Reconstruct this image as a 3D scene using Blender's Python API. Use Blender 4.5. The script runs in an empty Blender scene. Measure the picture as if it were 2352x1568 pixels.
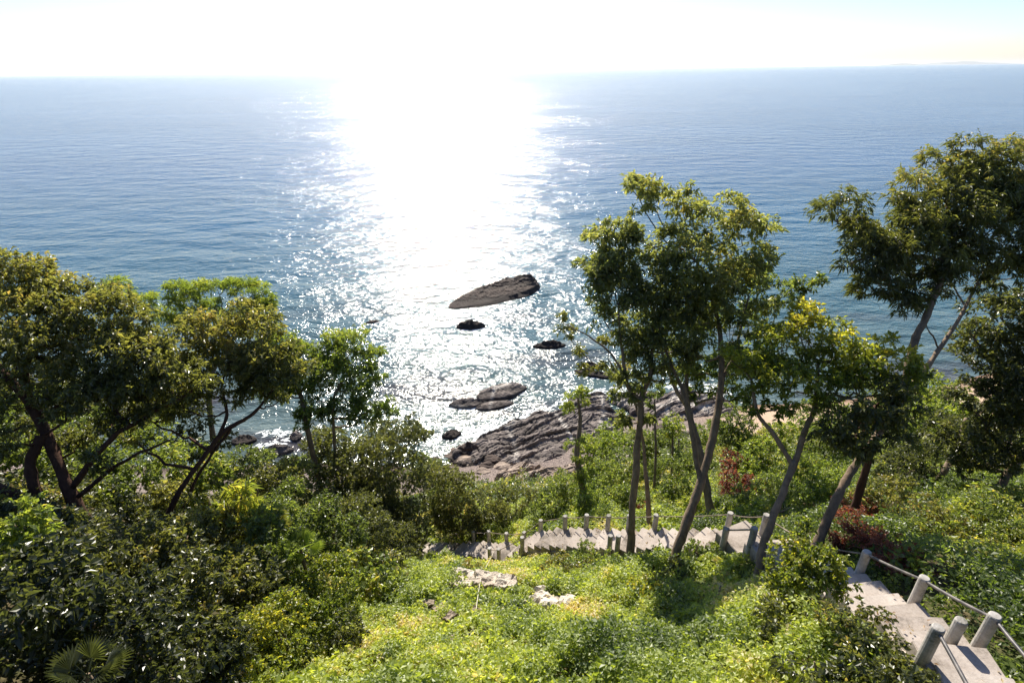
import bpy, math, random
import numpy as np
from mathutils import Vector, Matrix

# ------------------------------------------------------------------ camera, sky, sun, exposure
SC = bpy.context.scene
CAM_Z = 30.0                       # metres above the sea
PW, PH, FPX = 2352.0, 1568.0, 1250.0
PITCH, ROLL = math.radians(26.55), math.radians(0.68)
SUN_EL, SUN_AZ = math.radians(36), math.radians(-7.5)

F = np.array([0, math.cos(PITCH), -math.sin(PITCH)])
R0 = np.array([1.0, 0, 0]); U0 = np.array([0, math.sin(PITCH), math.cos(PITCH)])
R = R0*math.cos(ROLL) - U0*math.sin(ROLL)
U = U0*math.cos(ROLL) + R0*math.sin(ROLL)
cam_d = bpy.data.cameras.new('camera'); cam = bpy.data.objects.new('camera', cam_d)
SC.collection.objects.link(cam); SC.camera = cam
cam_d.sensor_width = 36; cam_d.lens = FPX/PW*36
cam_d.clip_start = 0.2; cam_d.clip_end = 60000
M = Matrix(((R[0], U[0], -F[0], 0), (R[1], U[1], -F[1], 0), (R[2], U[2], -F[2], CAM_Z), (0, 0, 0, 1)))
cam.matrix_world = M

world = bpy.data.worlds.new('World'); SC.world = world; world.use_nodes = True
wn = world.node_tree; bg = wn.nodes['Background']
sky = wn.nodes.new('ShaderNodeTexSky'); sky.sky_type = 'NISHITA'; sky.sun_disc = False
sky.sun_elevation = SUN_EL; sky.sun_rotation = SUN_AZ
sky.air_density = 1.0; sky.dust_density = 0.4; sky.ozone_density = 3.0; sky.altitude = 0
tn = wn.nodes.new('ShaderNodeMix'); tn.data_type = 'RGBA'; tn.blend_type = 'MULTIPLY'; tn.inputs[0].default_value = 1
tn.inputs[7].default_value = (0.95, 0.975, 1.11, 1); wn.links.new(sky.outputs[0], tn.inputs[6]); wn.links.new(tn.outputs[2], bg.inputs[0]); bg.inputs[1].default_value = 0.072
sun_l = bpy.data.lights.new('sun', 'SUN'); sun_l.energy = 5.0; sun_l.angle = math.radians(0.5)
sun_l.color = (1.0, 0.93, 0.80)
sun = bpy.data.objects.new('sun', sun_l); SC.collection.objects.link(sun)
sdir = Vector((math.sin(SUN_AZ)*math.cos(SUN_EL), math.cos(SUN_AZ)*math.cos(SUN_EL), math.sin(SUN_EL)))
sun.rotation_euler = sdir.to_track_quat('Z', 'Y').to_euler(); sun.location = (0, 0, 60)
SC.view_settings.view_transform = 'Standard'; SC.view_settings.look = 'None'
SC.view_settings.exposure = 0.95; SC.view_settings.gamma = 1
SC.cycles.max_bounces = 7; SC.cycles.diffuse_bounces = 4; SC.cycles.glossy_bounces = 3
SC.cycles.transmission_bounces = 4; SC.cycles.transparent_max_bounces = 4
SC.cycles.sample_clamp_indirect = 6
SC.cycles.caustics_reflective = False; SC.cycles.caustics_refractive = False

# ------------------------------------------------------------------ helpers
rng = np.random.default_rng(11); random.seed(11)
COL = SC.collection
CP = np.array([0, 0, CAM_Z])

def ray(px, py):                                     # metres moved per metre of depth
    return F + R*((px-PW/2)/FPX) + U*((PH/2-py)/FPX)
def P(px, py, d): return CP + ray(px, py)*d
def on_z(px, py, z=0.0):
    r = ray(px, py); return CP + r*((z-CAM_Z)/r[2])

def mat(name, build):
    m = bpy.data.materials.new(name); m.use_nodes = True
    nt = m.node_tree; nt.nodes.clear()
    out = nt.nodes.new('ShaderNodeOutputMaterial')
    build(nt, out); return m
def N(nt, t, **kw):
    n = nt.nodes.new(t)
    for k, v in kw.items():
        if isinstance(k, str) and hasattr(n, k): setattr(n, k, v)
    return n
def ramp(nt, stops, src):
    n = nt.nodes.new('ShaderNodeValToRGB'); e = n.color_ramp.elements
    while len(e) < len(stops): e.new(0.5)
    for i, (p, c) in enumerate(stops): e[i].position = p; e[i].color = (*c, 1)
    nt.links.new(src, n.inputs[0]); return n.outputs[0]
def noise(nt, vec, scale, detail=4, rough=0.55):
    n = nt.nodes.new('ShaderNodeTexNoise'); n.inputs['Scale'].default_value = scale
    n.inputs['Detail'].default_value = detail; n.inputs['Roughness'].default_value = rough
    nt.links.new(vec, n.inputs['Vector']); return n.outputs['Fac']
def coords(nt, scale=(1, 1, 1), rot=(0, 0, 0)):
    g = nt.nodes.new('ShaderNodeNewGeometry'); mp = nt.nodes.new('ShaderNodeMapping')
    mp.inputs['Scale'].default_value = scale; mp.inputs['Rotation'].default_value = rot
    nt.links.new(g.outputs['Position'], mp.inputs[0]); return mp.outputs[0]
def mixc(nt, f, a, b, mode='MIX'):
    n = nt.nodes.new('ShaderNodeMix'); n.data_type = 'RGBA'; n.blend_type = mode
    for s, v in ((n.inputs[0], f), (n.inputs[6], a), (n.inputs[7], b)):
        if hasattr(v, 'is_linked'): nt.links.new(v, s)
        elif isinstance(v, (int, float)): s.default_value = v
        else: s.default_value = (*v, 1)
    return n.outputs[2]
def math_(nt, op, a, b=0.0, c=0.0):
    n = nt.nodes.new('ShaderNodeMath'); n.operation = op
    for i, v in enumerate((a, b, c)):
        if hasattr(v, 'is_linked'): nt.links.new(v, n.inputs[i])
        else: n.inputs[i].default_value = v
    return n.outputs[0]
def bump(nt, h, strength, dist, prev=None):
    b = nt.nodes.new('ShaderNodeBump'); b.inputs['Strength'].default_value = strength
    b.inputs['Distance'].default_value = dist; nt.links.new(h, b.inputs['Height'])
    if prev is not None: nt.links.new(prev, b.inputs['Normal'])
    return b.outputs[0]
def principled(nt, out, color, rough=0.8, normal=None, spec=0.5, ior=None):
    p = nt.nodes.new('ShaderNodeBsdfPrincipled')
    for s, v in (('Base Color', color), ('Roughness', rough)):
        if hasattr(v, 'is_linked'): nt.links.new(v, p.inputs[s])
        elif s == 'Base Color': p.inputs[s].default_value = (*v, 1)
        else: p.inputs[s].default_value = v
    p.inputs['Specular IOR Level'].default_value = spec
    if ior: p.inputs['IOR'].default_value = ior
    if normal is not None: nt.links.new(normal, p.inputs['Normal'])
    if out is not None: nt.links.new(p.outputs[0], out.inputs[0])
    return p

def mesh_np(name, V, Fc, m, parent=None, smooth=False, tint=None):
    """V (n,3); Fc: (k,3|4) int array, or a list of face tuples"""
    me = bpy.data.meshes.new(name)
    V = np.asarray(V, dtype=np.float32)
    if isinstance(Fc, np.ndarray):
        k, w = Fc.shape
        me.vertices.add(len(V)); me.vertices.foreach_set('co', V.ravel())
        me.loops.add(k*w); me.loops.foreach_set('vertex_index', Fc.astype(np.int32).ravel())
        me.polygons.add(k)
        me.polygons.foreach_set('loop_start', np.arange(0, k*w, w, dtype=np.int32))
        me.polygons.foreach_set('loop_total', np.full(k, w, dtype=np.int32))
        me.polygons.foreach_set('use_smooth', np.full(k, smooth, dtype=bool))
        me.update(calc_edges=True)
    else:
        me.from_pydata(V.tolist(), [], Fc); me.update()
        if smooth: me.polygons.foreach_set('use_smooth', np.ones(len(me.polygons), dtype=bool))
    if tint is not None:
        a = me.attributes.new('tint', 'FLOAT', 'POINT'); a.data.foreach_set('value', np.asarray(tint, dtype=np.float32))
    me.materials.append(m)
    o = bpy.data.objects.new(name, me); COL.objects.link(o)
    if parent is not None:                            # keep world coordinates
        o.parent = parent; o.matrix_parent_inverse = Matrix.Translation(-parent.location)
    return o
def thing(name, label, cat, loc=(0, 0, 0), group=None):
    o = bpy.data.objects.new(name, None); COL.objects.link(o)
    o.empty_display_size = 0.3; o.location = Vector([float(a) for a in loc])
    o['label'] = label; o['category'] = cat
    if group: o['group'] = group
    return o
def tag(o, label, cat, group=None, kind=None):
    o['label'] = label; o['category'] = cat
    if group: o['group'] = group
    if kind: o['kind'] = kind
    return o

# 2D / 3D value noise
def _hash(ix, iy, iz, seed):
    h = (ix.astype(np.int64)*374761393 + iy.astype(np.int64)*668265263 + iz.astype(np.int64)*2147483647 + seed*974711) & 0xffffffff
    h = ((h ^ (h >> 13))*1274126177) & 0xffffffff
    return ((h ^ (h >> 16)) & 0xffff)/65535.0
def vnoise(x, y, z=None, seed=0):
    x = np.asarray(x, float); y = np.asarray(y, float); z = np.zeros_like(x) if z is None else np.asarray(z, float)
    ix, iy, iz = np.floor(x).astype(np.int64), np.floor(y).astype(np.int64), np.floor(z).astype(np.int64)
    fx, fy, fz = x-ix, y-iy, z-iz
    fx, fy, fz = [t*t*(3-2*t) for t in (fx, fy, fz)]
    r = 0
    for dx in (0, 1):
        for dy in (0, 1):
            for dz in (0, 1):
                w = (fx if dx else 1-fx)*(fy if dy else 1-fy)*(fz if dz else 1-fz)
                r = r + w*_hash(ix+dx, iy+dy, iz+dz, seed)
    return r
def fbm(x, y, oct=4, seed=0, z=None):
    s, a, t = 0, 0.5, 0
    for i in range(oct):
        s = s + a*vnoise(x*2**i, y*2**i, None if z is None else z*2**i, seed+i); t += a; a *= 0.5
    return s/t

# ------------------------------------------------------------------ staircase line (world), from the landing of each flight
STAIR_PX = [(2560, 1790, 5.2), (2400, 1650, 6.5), (2210, 1520, 8.0), (2085, 1428, 9.2), (1955, 1350, 10.6), (1850, 1290, 12.2), (1735, 1243, 14.3),
            (1610, 1238, 16.1), (1500, 1240, 17.6), (1400, 1240, 18.8), (1300, 1236, 20.0), (1222, 1243, 21.3),
            (1175, 1270, 22.6), (1105, 1262, 24.2), (1020, 1264, 26.3), (960, 1262, 28.5)]
SP = np.array([P(*a) for a in STAIR_PX]); SP[0, 2] = SP[1, 2] = SP[2, 2]+0.03
def catmull(pts, per=40):
    q = np.vstack([2*pts[0]-pts[1], pts, 2*pts[-1]-pts[-2]]); out = []
    for i in range(1, len(q)-2):
        p0, p1, p2, p3 = q[i-1:i+3]
        for t in np.linspace(0, 1, per, endpoint=False):
            out.append(0.5*((2*p1)+(-p0+p2)*t+(2*p0-5*p1+4*p2-p3)*t*t+(-p0+3*p1-3*p2+p3)*t**3))
    out.append(pts[-1]); return np.array(out)
SL = catmull(SP)                                      # dense stair line
SARC = np.concatenate([[0], np.cumsum(np.linalg.norm(np.diff(SL[:, :2], axis=0), axis=1))])
def stair_at(s):
    p = np.array([np.interp(s, SARC, SL[:, k]) for k in range(3)])
    a = np.array([np.interp(s+0.25, SARC, SL[:, k]) for k in range(3)]); b = np.array([np.interp(s-0.25, SARC, SL[:, k]) for k in range(3)])
    t = (a-b)[:2]; t /= np.linalg.norm(t)
    return p, t                                       # point, walking-down direction
def stair_dist(x, y):
    x = np.asarray(x, float); y = np.asarray(y, float); d = np.full(x.shape, 1e9); zz = np.zeros(x.shape)
    for i in range(0, len(SL), 6):
        q = np.hypot(x-SL[i, 0], y-SL[i, 1]); m = q < d; d[m] = q[m]; zz[m] = SL[i, 2]
    return d, zz

# ------------------------------------------------------------------ terrain
def plane(x, y): return CAM_Z-5.0-0.745*y
ctrl = [p-np.array([0, 0, 0.12]) for p in SL[::16]]
for a in [(1176, 1568, 9.5), (850, 1540, 10.6), (1350, 1480, 10.9), (1100, 1350, 14.9), (1270, 1385, 13.9), (1500, 1300, 15.3), (1650, 1430, 10.9),
          (1640, 1185, 20.3), (1880, 1245, 13.3), (2290, 1140, 19.0), (2150, 1120, 20.0), (2352, 1400, 10.2), (2352, 1560, 6.6), (1740, 1335, 12.7), (1450, 1290, 16.4), (1980, 1180, 17.0), (2120, 1250, 14.0),
          (1340, 1185, 22.5), (1000, 1215, 28.0), (1800, 1568, 7.6), (1500, 1568, 9.0),
          (880, 1350, 16.5), (1150, 1312, 18.6), (1050, 1300, 20.2), (960, 1295, 21.2), (1250, 1298, 18.2), (1200, 1305, 19.0), (700, 1568, 10.8), (180, 1165, 13.6), (340, 1235, 13.2), (100, 1568, 8.8), (500, 1568, 10.5), (2000, 1080, 26.0)]:
    ctrl.append(P(*a))
for a, z in [((300, 1060), -0.1), ((300, 1110), 1.0), ((560, 1062), -0.1), ((560, 1110), 1.0), ((700, 1060), -0.1), ((850, 1060), -0.1), ((850, 1110), 1.0), ((1000, 1065), -0.1), ((1000, 1110), 1.0), ((1080, 1095), 1.3), ((1250, 1110), 2.0), ((1330, 1060), 1.3), ((1500, 990), 1.2), ((1640, 985), 1.3),
             ((1720, 985), 1.4), ((1760, 948), 0.5), ((1900, 975), 1.6), ((1900, 935), 0.3), ((2190, 893), 0.2), ((2300, 920), 1.0), ((2352, 865), 0.2),
             ((560, 980), -1.2), ((1000, 960), -1.5), ((1300, 850), -2.0), ((1700, 840), -2), ((2100, 790), -2), ((2352, 760), -2), ((100, 900), -2), ((1000, 800), -5), ((2000, 700), -5), ((200, 700), -6), ((-300, 1000), 0.5)]:
    ctrl.append(on_z(*a, z))
ctrl += [np.array([x, y, plane(x, y)+b]) for x, y, b in ((-25, 0, 1), (0, 0, 0), (25, 0, 0.5), (-30, 18, 1.5), (-12, -6, 0), (12, -6, 0), (40, 15, 3), (70, 40, 3))]
ctrl = np.array(ctrl)
def _tps_fit(C):
    n = len(C); d = np.linalg.norm(C[:, None, :2]-C[None, :, :2], axis=2)
    K = np.where(d > 1e-9, d*d*np.log(np.maximum(d, 1e-9)), 0) + np.eye(n)*0.4
    A = np.zeros((n+3, n+3)); A[:n, :n] = K; Q = np.c_[np.ones(n), C[:, :2]]; A[:n, n:] = Q; A[n:, :n] = Q.T
    return np.linalg.solve(A, np.r_[C[:, 2], 0, 0, 0])
W_T = _tps_fit(ctrl)
def ground(x, y, rough=True):
    x = np.asarray(x, float); y = np.asarray(y, float); sh = x.shape; X, Y = x.ravel(), y.ravel()
    out = np.zeros(len(X))
    for i in range(0, len(X), 40000):
        xs, ys = X[i:i+40000], Y[i:i+40000]
        d2 = (xs[:, None]-ctrl[None, :, 0])**2+(ys[:, None]-ctrl[None, :, 1])**2
        out[i:i+40000] = 0.5*(d2*np.log(np.maximum(d2, 1e-12)))@W_T[:-3] + W_T[-3]+W_T[-2]*xs+W_T[-1]*ys
    z = np.clip(out, -8, 29)
    # level off towards the shore
    if rough:
        z = z + (fbm(X*0.35, Y*0.35, 4, 5)-0.5)*0.36*np.clip(z/3, 0, 1)
    d, sz = stair_dist(X, Y)
    w = np.clip(1-(d-0.7)/1.3, 0, 1); w = w*w*(3-2*w)
    z = z*(1-w)+(np.minimum(z, sz-0.30))*w
    return z.reshape(sh)
def gz(x, y): return float(ground(np.array([x]), np.array([y]))[0])
def on_ground(px, py, d0=3.0, d1=90.0):
    ds = np.linspace(d0, d1, 900); pts = CP+ray(px, py)*ds[:, None]
    g = ground(pts[:, 0], pts[:, 1]); i = np.argmax(pts[:, 2] < g)
    return pts[i]

def m_soil(nt, out):
    c = coords(nt); n1 = noise(nt, c, 0.6, 6); n2 = noise(nt, c, 9, 5)
    g = nt.nodes.new('ShaderNodeNewGeometry'); sx = nt.nodes.new('ShaderNodeSeparateXYZ'); nt.links.new(g.outputs['Position'], sx.inputs[0])
    soil = ramp(nt, [(0.3, (0.035, 0.03, 0.014)), (0.5, (0.075, 0.06, 0.03)), (0.7, (0.14, 0.105, 0.06))], n2)
    moss = mixc(nt, ramp(nt, [(0.4, (0, 0, 0)), (0.6, (1, 1, 1))], n1), soil, (0.05, 0.07, 0.015))
    sand = ramp(nt, [(0.3, (0.36, 0.25, 0.17)), (0.7, (0.52, 0.38, 0.27))], n2)
    zf = math_(nt, 'MULTIPLY_ADD', n1, 1.2, sx.outputs[2])
    f = ramp(nt, [(0.0, (0, 0, 0)), (1.0, (1, 1, 1))], math_(nt, 'MULTIPLY_ADD', zf, 0.8, -2.1))
    wet = ramp(nt, [(0.0, (0.28, 0.22, 0.17)), (1.0, (1, 1, 1))], math_(nt, 'MULTIPLY_ADD', sx.outputs[2], 2.2, 0.1))
    shing = ramp(nt, [(0.35, (0.06, 0.05, 0.045)), (0.5, (0.16, 0.125, 0.11)), (0.65, (0.30, 0.24, 0.21))], n2)
    sandx = ramp(nt, [(0.0, (0, 0, 0)), (1.0, (1, 1, 1))], math_(nt, 'MULTIPLY_ADD', sx.outputs[0], 0.12, -1.9))
    col = mixc(nt, f, mixc(nt, 1.0, mixc(nt, sandx, shing, sand), wet, 'MULTIPLY'), moss)
    b = bump(nt, n2, 0.6, 0.06)
    principled(nt, out, col, 0.95, b, 0.2)
M_SOIL = mat('hillside_soil', m_soil)

gx = np.concatenate([np.arange(-110, -30, 2.0), np.arange(-30, 36, 0.4), np.arange(36, 150, 2.0)])
gy = np.concatenate([np.arange(-30, -4, 2.0), np.arange(-4, 44, 0.4), np.arange(44, 120, 2.0)])
GX, GY = np.meshgrid(gx, gy); GZ = ground(GX, GY)
nx, ny = len(gx), len(gy); idx = np.arange(nx*ny).reshape(ny, nx)
quads = np.stack([idx[:-1, :-1], idx[:-1, 1:], idx[1:, 1:], idx[1:, :-1]], -1).reshape(-1, 4)
terrain = mesh_np('hillside', np.stack([GX, GY, GZ], -1).reshape(-1, 3), quads, M_SOIL, smooth=True)
terrain['kind'] = 'structure'

# ------------------------------------------------------------------ sea
def m_sea(nt, out):
    g = nt.nodes.new('ShaderNodeNewGeometry'); sx = nt.nodes.new('ShaderNodeSeparateXYZ'); nt.links.new(g.outputs['Position'], sx.inputs[0])
    c0 = coords(nt, (0.55, 1.0, 1), (0, 0, 0.12))
    # offshore distance along the seaward direction
    off = math_(nt, 'MULTIPLY_ADD', noise(nt, coords(nt), 0.03, 3), 30.0, sx.outputs[1])
    deep = ramp(nt, [(0.0, (0.085, 0.115, 0.105)), (0.22, (0.035, 0.095, 0.12)), (0.55, (0.012, 0.085, 0.16)), (1.0, (0.010, 0.080, 0.19))],
                math_(nt, 'MULTIPLY_ADD', off, 1/160.0, -0.32))
    reef = ramp(nt, [(0.50, (0, 0, 0)), (0.62, (1, 1, 1))], noise(nt, coords(nt, (0.6, 1.4, 1)), 0.10, 4))
    near = ramp(nt, [(0.0, (1, 1, 1)), (1.0, (0, 0, 0))], math_(nt, 'MULTIPLY_ADD', off, 1/45.0, -1.1))
    col = mixc(nt, math_(nt, 'MULTIPLY', reef, near), deep, (0.05, 0.04, 0.045))
    swell = noise(nt, c0, 0.16, 2, 0.5)
    chop = noise(nt, coords(nt, (0.6, 1.0, 1), (0, 0, -0.25)), 0.85, 3, 0.6)
    rip = noise(nt, coords(nt, (0.8, 1.0, 1), (0, 0, 0.3)), 3.2, 3, 0.6)
    patch = ramp(nt, [(0.35, (0.55, 0.55, 0.55)), (0.65, (1, 1, 1))], noise(nt, coords(nt, (0.35, 1, 1), (0, 0, 0.1)), 0.018, 4))
    b = bump(nt, swell, 1.0, 1.2); b = bump(nt, math_(nt, 'MULTIPLY', chop, patch), 1.0, 0.58, b); b = bump(nt, math_(nt, 'MULTIPLY', rip, patch), 1.0, 0.08, b)
    principled(nt, out, col, 0.13, b, 0.5, 1.33)
M_SEA = mat('sea_water', m_sea)
ring = [0, 30, 60, 120, 250, 600, 1500, 5000, 40000]
sv, sf = [], []
SEG = 64
for r in ring[1:]:
    for k in range(SEG): a = 2*math.pi*k/SEG; sv.append((r*math.cos(a), 60+r*math.sin(a), 0))
sv.append((0, 60, 0)); cidx = len(sv)-1
for k in range(SEG): sf.append((cidx, k, (k+1) % SEG))
for i in range(len(ring)-2):
    for k in range(SEG): a, b = i*SEG+k, i*SEG+(k+1) % SEG; sf.append((a, a+SEG, b+SEG, b))
sea = mesh_np('sea', sv, sf, M_SEA); sea['kind'] = 'structure'

# far island, faint on the horizon
def m_isle(nt, out):
    principled(nt, out, ramp(nt, [(0.3, (0.04, 0.06, 0.03)), (0.7, (0.09, 0.10, 0.06))], noise(nt, coords(nt), 0.01, 5)), 0.95)
M_ISLE = mat('island_forest', m_isle)
def island(px0, px1, dist, h, label, seed):
    a, b = ray(px0, 155)*dist, ray(px1, 155)*dist
    n, k = 40, 8; V = []; 
    for j in range(k+1):
        v = j/k*2-1
        for i in range(n+1):
            u = i/n; p = a*(1-u)+b*u; e = math.sin(math.pi*u)**0.5*(1-v*v)
            z = h*e*(0.45+0.9*float(fbm(np.array([u*5+seed]), np.array([v*1.5]), 3, seed)[0])) - 3
            V.append((p[0], p[1]+v*1500, z))
    Q = [(j*(n+1)+i, j*(n+1)+i+1, (j+1)*(n+1)+i+1, (j+1)*(n+1)+i) for j in range(k) for i in range(n)]
    o = mesh_np('island', V, Q, M_ISLE, smooth=True); tag(o, label, 'island', kind='structure')
island(2045, 2090, 30000, 85, 'small faint flat-topped island on the horizon beside the longer one', 3)
island(2120, 2300, 36000, 150, 'long low hazy island on the horizon at the far right', 8)

# ------------------------------------------------------------------ rocks
def rockmat(name, dark, lightc, veins=False, strata=(0, 0, 1), freq=3.0):
    def f(nt, out):
        c = coords(nt); n1 = noise(nt, c, 1.2, 8, 0.65); n2 = noise(nt, c, 7, 6, 0.7)
        mp = nt.nodes.new('ShaderNodeVectorMath'); mp.operation = 'DOT_PRODUCT'
        nt.links.new(c, mp.inputs[0]); mp.inputs[1].default_value = strata
        w = math_(nt, 'MULTIPLY_ADD', n1, 1.3, math_(nt, 'MULTIPLY', mp.outputs['Value'], freq))
        band = math_(nt, 'PINGPONG', w, 1.0)
        t = math_(nt, 'ADD', math_(nt, 'MULTIPLY', n1, 0.6), math_(nt, 'ADD', math_(nt, 'MULTIPLY', band, 0.25), math_(nt, 'MULTIPLY', n2, 0.3)))
        col = ramp(nt, [(0.35, dark), (0.72, lightc)], t)
        h = math_(nt, 'ADD', band, math_(nt, 'MULTIPLY', n2, 1.2))
        if veins:
            vo = nt.nodes.new('ShaderNodeTexVoronoi'); vo.feature = 'DISTANCE_TO_EDGE'; vo.inputs['Scale'].default_value = 0.17
            nt.links.new(coords(nt, (1.2, 0.7, 1), (0, 0, 0.5)), vo.inputs['Vector'])
            m = ramp(nt, [(0.0, (1, 1, 1)), (0.06, (0, 0, 0))], math_(nt, 'ADD', vo.outputs['Distance'], math_(nt, 'MULTIPLY_ADD', n2, 0.09, -0.04)))
            col = mixc(nt, m, col, (0.55, 0.50, 0.44))
        sz = nt.nodes.new('ShaderNodeSeparateXYZ'); nt.links.new(c, sz.inputs[0])
        wet = ramp(nt, [(0.0, (0.4, 0.38, 0.38)), (1.0, (1, 1, 1))], math_(nt, 'MULTIPLY_ADD', sz.outputs[2], 2.0, math_(nt, 'MULTIPLY_ADD', n1, 1.4, -0.95)))
        col = mixc(nt, 1.0, col, wet, 'MULTIPLY')
        principled(nt, out, col, 0.8, bump(nt, h, 0.8, 0.14), 0.3)
    return mat(name, f)
M_ROCKD = rockmat('wet_dark_rock', (0.025, 0.017, 0.014), (0.085, 0.058, 0.045))
M_SHELF = rockmat('layered_shelf_rock', (0.050, 0.040, 0.035), (0.255, 0.21, 0.185), True, (-0.25, 0.95, 0.2), 1.6)
M_PALE = rockmat('pale_shore_rock', (0.14, 0.10, 0.08), (0.42, 0.33, 0.26), False, (-0.25, 0.95, 0.2), 2.0)

def sea_rock(a, b, width, h, label, seed, m=None, ridge=0.3, name='sea_rock', n=90, k=34, sink=0.5, taper=0.7, z0=0.0, skew=0.0, rise=False):
    """ridge rock from point a to b (xy), ridge: where across the width the crest runs"""
    a = np.array(a[:2]); b = np.array(b[:2]); L = b-a; t = L/np.linalg.norm(L); nrm = np.array([-t[1], t[0]])
    uu, vv = np.meshgrid(np.linspace(0, 1, n+1), np.linspace(-1, 1, k+1))
    edge = (np.sin(np.pi*np.clip(uu, 0, 1))**taper)*(0.75+0.5*fbm(uu*5+seed, vv*0+seed, 3, seed)) 
    half = width/2*edge+0.05
    X = a[0]+L[0]*uu+nrm[0]*half*vv+skew*t[0]*vv*half; Y = a[1]+L[1]*uu+nrm[1]*half*vv+skew*t[1]*vv*half
    prof = np.where(vv > ridge, (1-vv)/(1-ridge), (1+vv)/(1+ridge))
    prof = np.clip(prof, 0, 1)**0.75
    rough = fbm(X*0.9, Y*0.9, 5, seed+2)
    layer = fbm(X*0.5, Y*0.5, 2, seed+5)
    al = (uu**0.75)*np.clip((1-uu)/0.07, 0, 1)**0.6 if rise else np.sin(np.pi*np.clip(uu, 0.0, 1))**0.55
    Z = h*prof*al*((0.82+0.36*rough) if rise else (0.6+0.8*rough))
    st = 0.28+0.2*layer; Z = 0.75*Z+0.25*(np.floor(Z/st)*st+st*np.clip((Z/st % 1)*3, 0, 1))
    Z = Z+(fbm(X*4, Y*4, 3, seed+9)-0.5)*0.22*prof - sink*(1-np.clip(prof*3, 0, 1)) + z0
    idx = np.arange((n+1)*(k+1)).reshape(k+1, n+1)
    q = np.stack([idx[:-1, :-1], idx[:-1, 1:], idx[1:, 1:], idx[1:, :-1]], -1).reshape(-1, 4)
    o = mesh_np(name, np.stack([X, Y, Z], -1).reshape(-1, 3), q, m or M_ROCKD)
    return tag(o, label, 'rock')
sea_rock(on_z(1032, 708), on_z(1240, 658), 6.6, 2.0, 'large dark wedge-shaped rock standing out of the glittering sea', 4, ridge=0.80, n=170, k=70, taper=0.62, skew=-0.1, rise=True)
sea_rock(on_z(1048, 752), on_z(1115, 750), 1.9, .8, 'small dark rock just shoreward of the large sea rock', 9, ridge=0.2)
sea_rock(on_z(1224, 797), on_z(1300, 793), 1.5, .6, 'small low dark rock awash left of the tall central trees', 14, ridge=0.2)
sea_rock(on_z(1318, 852), on_z(1410, 868), 1.5, 0.55, 'thin flat dark slab in the shallows off the rock shelf', 21, ridge=0.1)
sea_rock(on_z(1335, 838), on_z(1375, 842), 1.0, 0.45, 'tiny dark rock tip beyond the thin flat slab', 25, ridge=0.1)
sea_rock(on_z(1095, 915), on_z(1210, 890), 3.4, 0.75, 'brown flat layered rock awash off the end of the shelf', 31, m=M_SHELF, ridge=0.3, n=110)
sea_rock(on_z(1030, 932), on_z(1120, 925), 1.7, 0.55, 'narrow dark rock reaching out seaward next to the brown flat one', 37, m=M_SHELF, ridge=0.3)
sea_rock(on_z(1090, 940), on_z(1180, 925), 1.6, 0.4, 'low wet ledge just shoreward of the brown flat rock', 39, m=M_SHELF, ridge=0.3)
sea_rock(on_z(840, 742), on_z(872, 738), 0.8, 0.2, 'dark rock tip breaking the surface beyond the yellow-green treetop', 44)
sea_rock(on_z(1015, 1005), on_z(1060, 996), 1.2, 0.5, 'small boulder at the water edge left of the rock shelf', 47, m=M_ROCKD)
sea_rock(on_z(1040, 1048), on_z(1105, 1040), 1.8, 1.1, 'dark boulder at the near left corner of the rock shelf', 51, m=M_ROCKD)
for i, (x, y, w, lb) in enumerate([(560, 1012, 60, 'wet rock among the waves seen through the left-hand tree gap'), (640, 1035, 70, 'dark flat shore rock in the gap under the leaning left tree'),
                       (585, 1045, 46, 'pale brown shore rock lowest in the gap under the leaning tree'), (680, 1003, 30, 'lone small rock beside the thin trunk at the left gap')]):
    sea_rock(on_z(x-w/2, y+2, 0.1), on_z(x+w/2, y-3, 0.1), 1.6, 0.55, lb, 60+i, m=M_SHELF if i % 2 else M_ROCKD)

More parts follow.
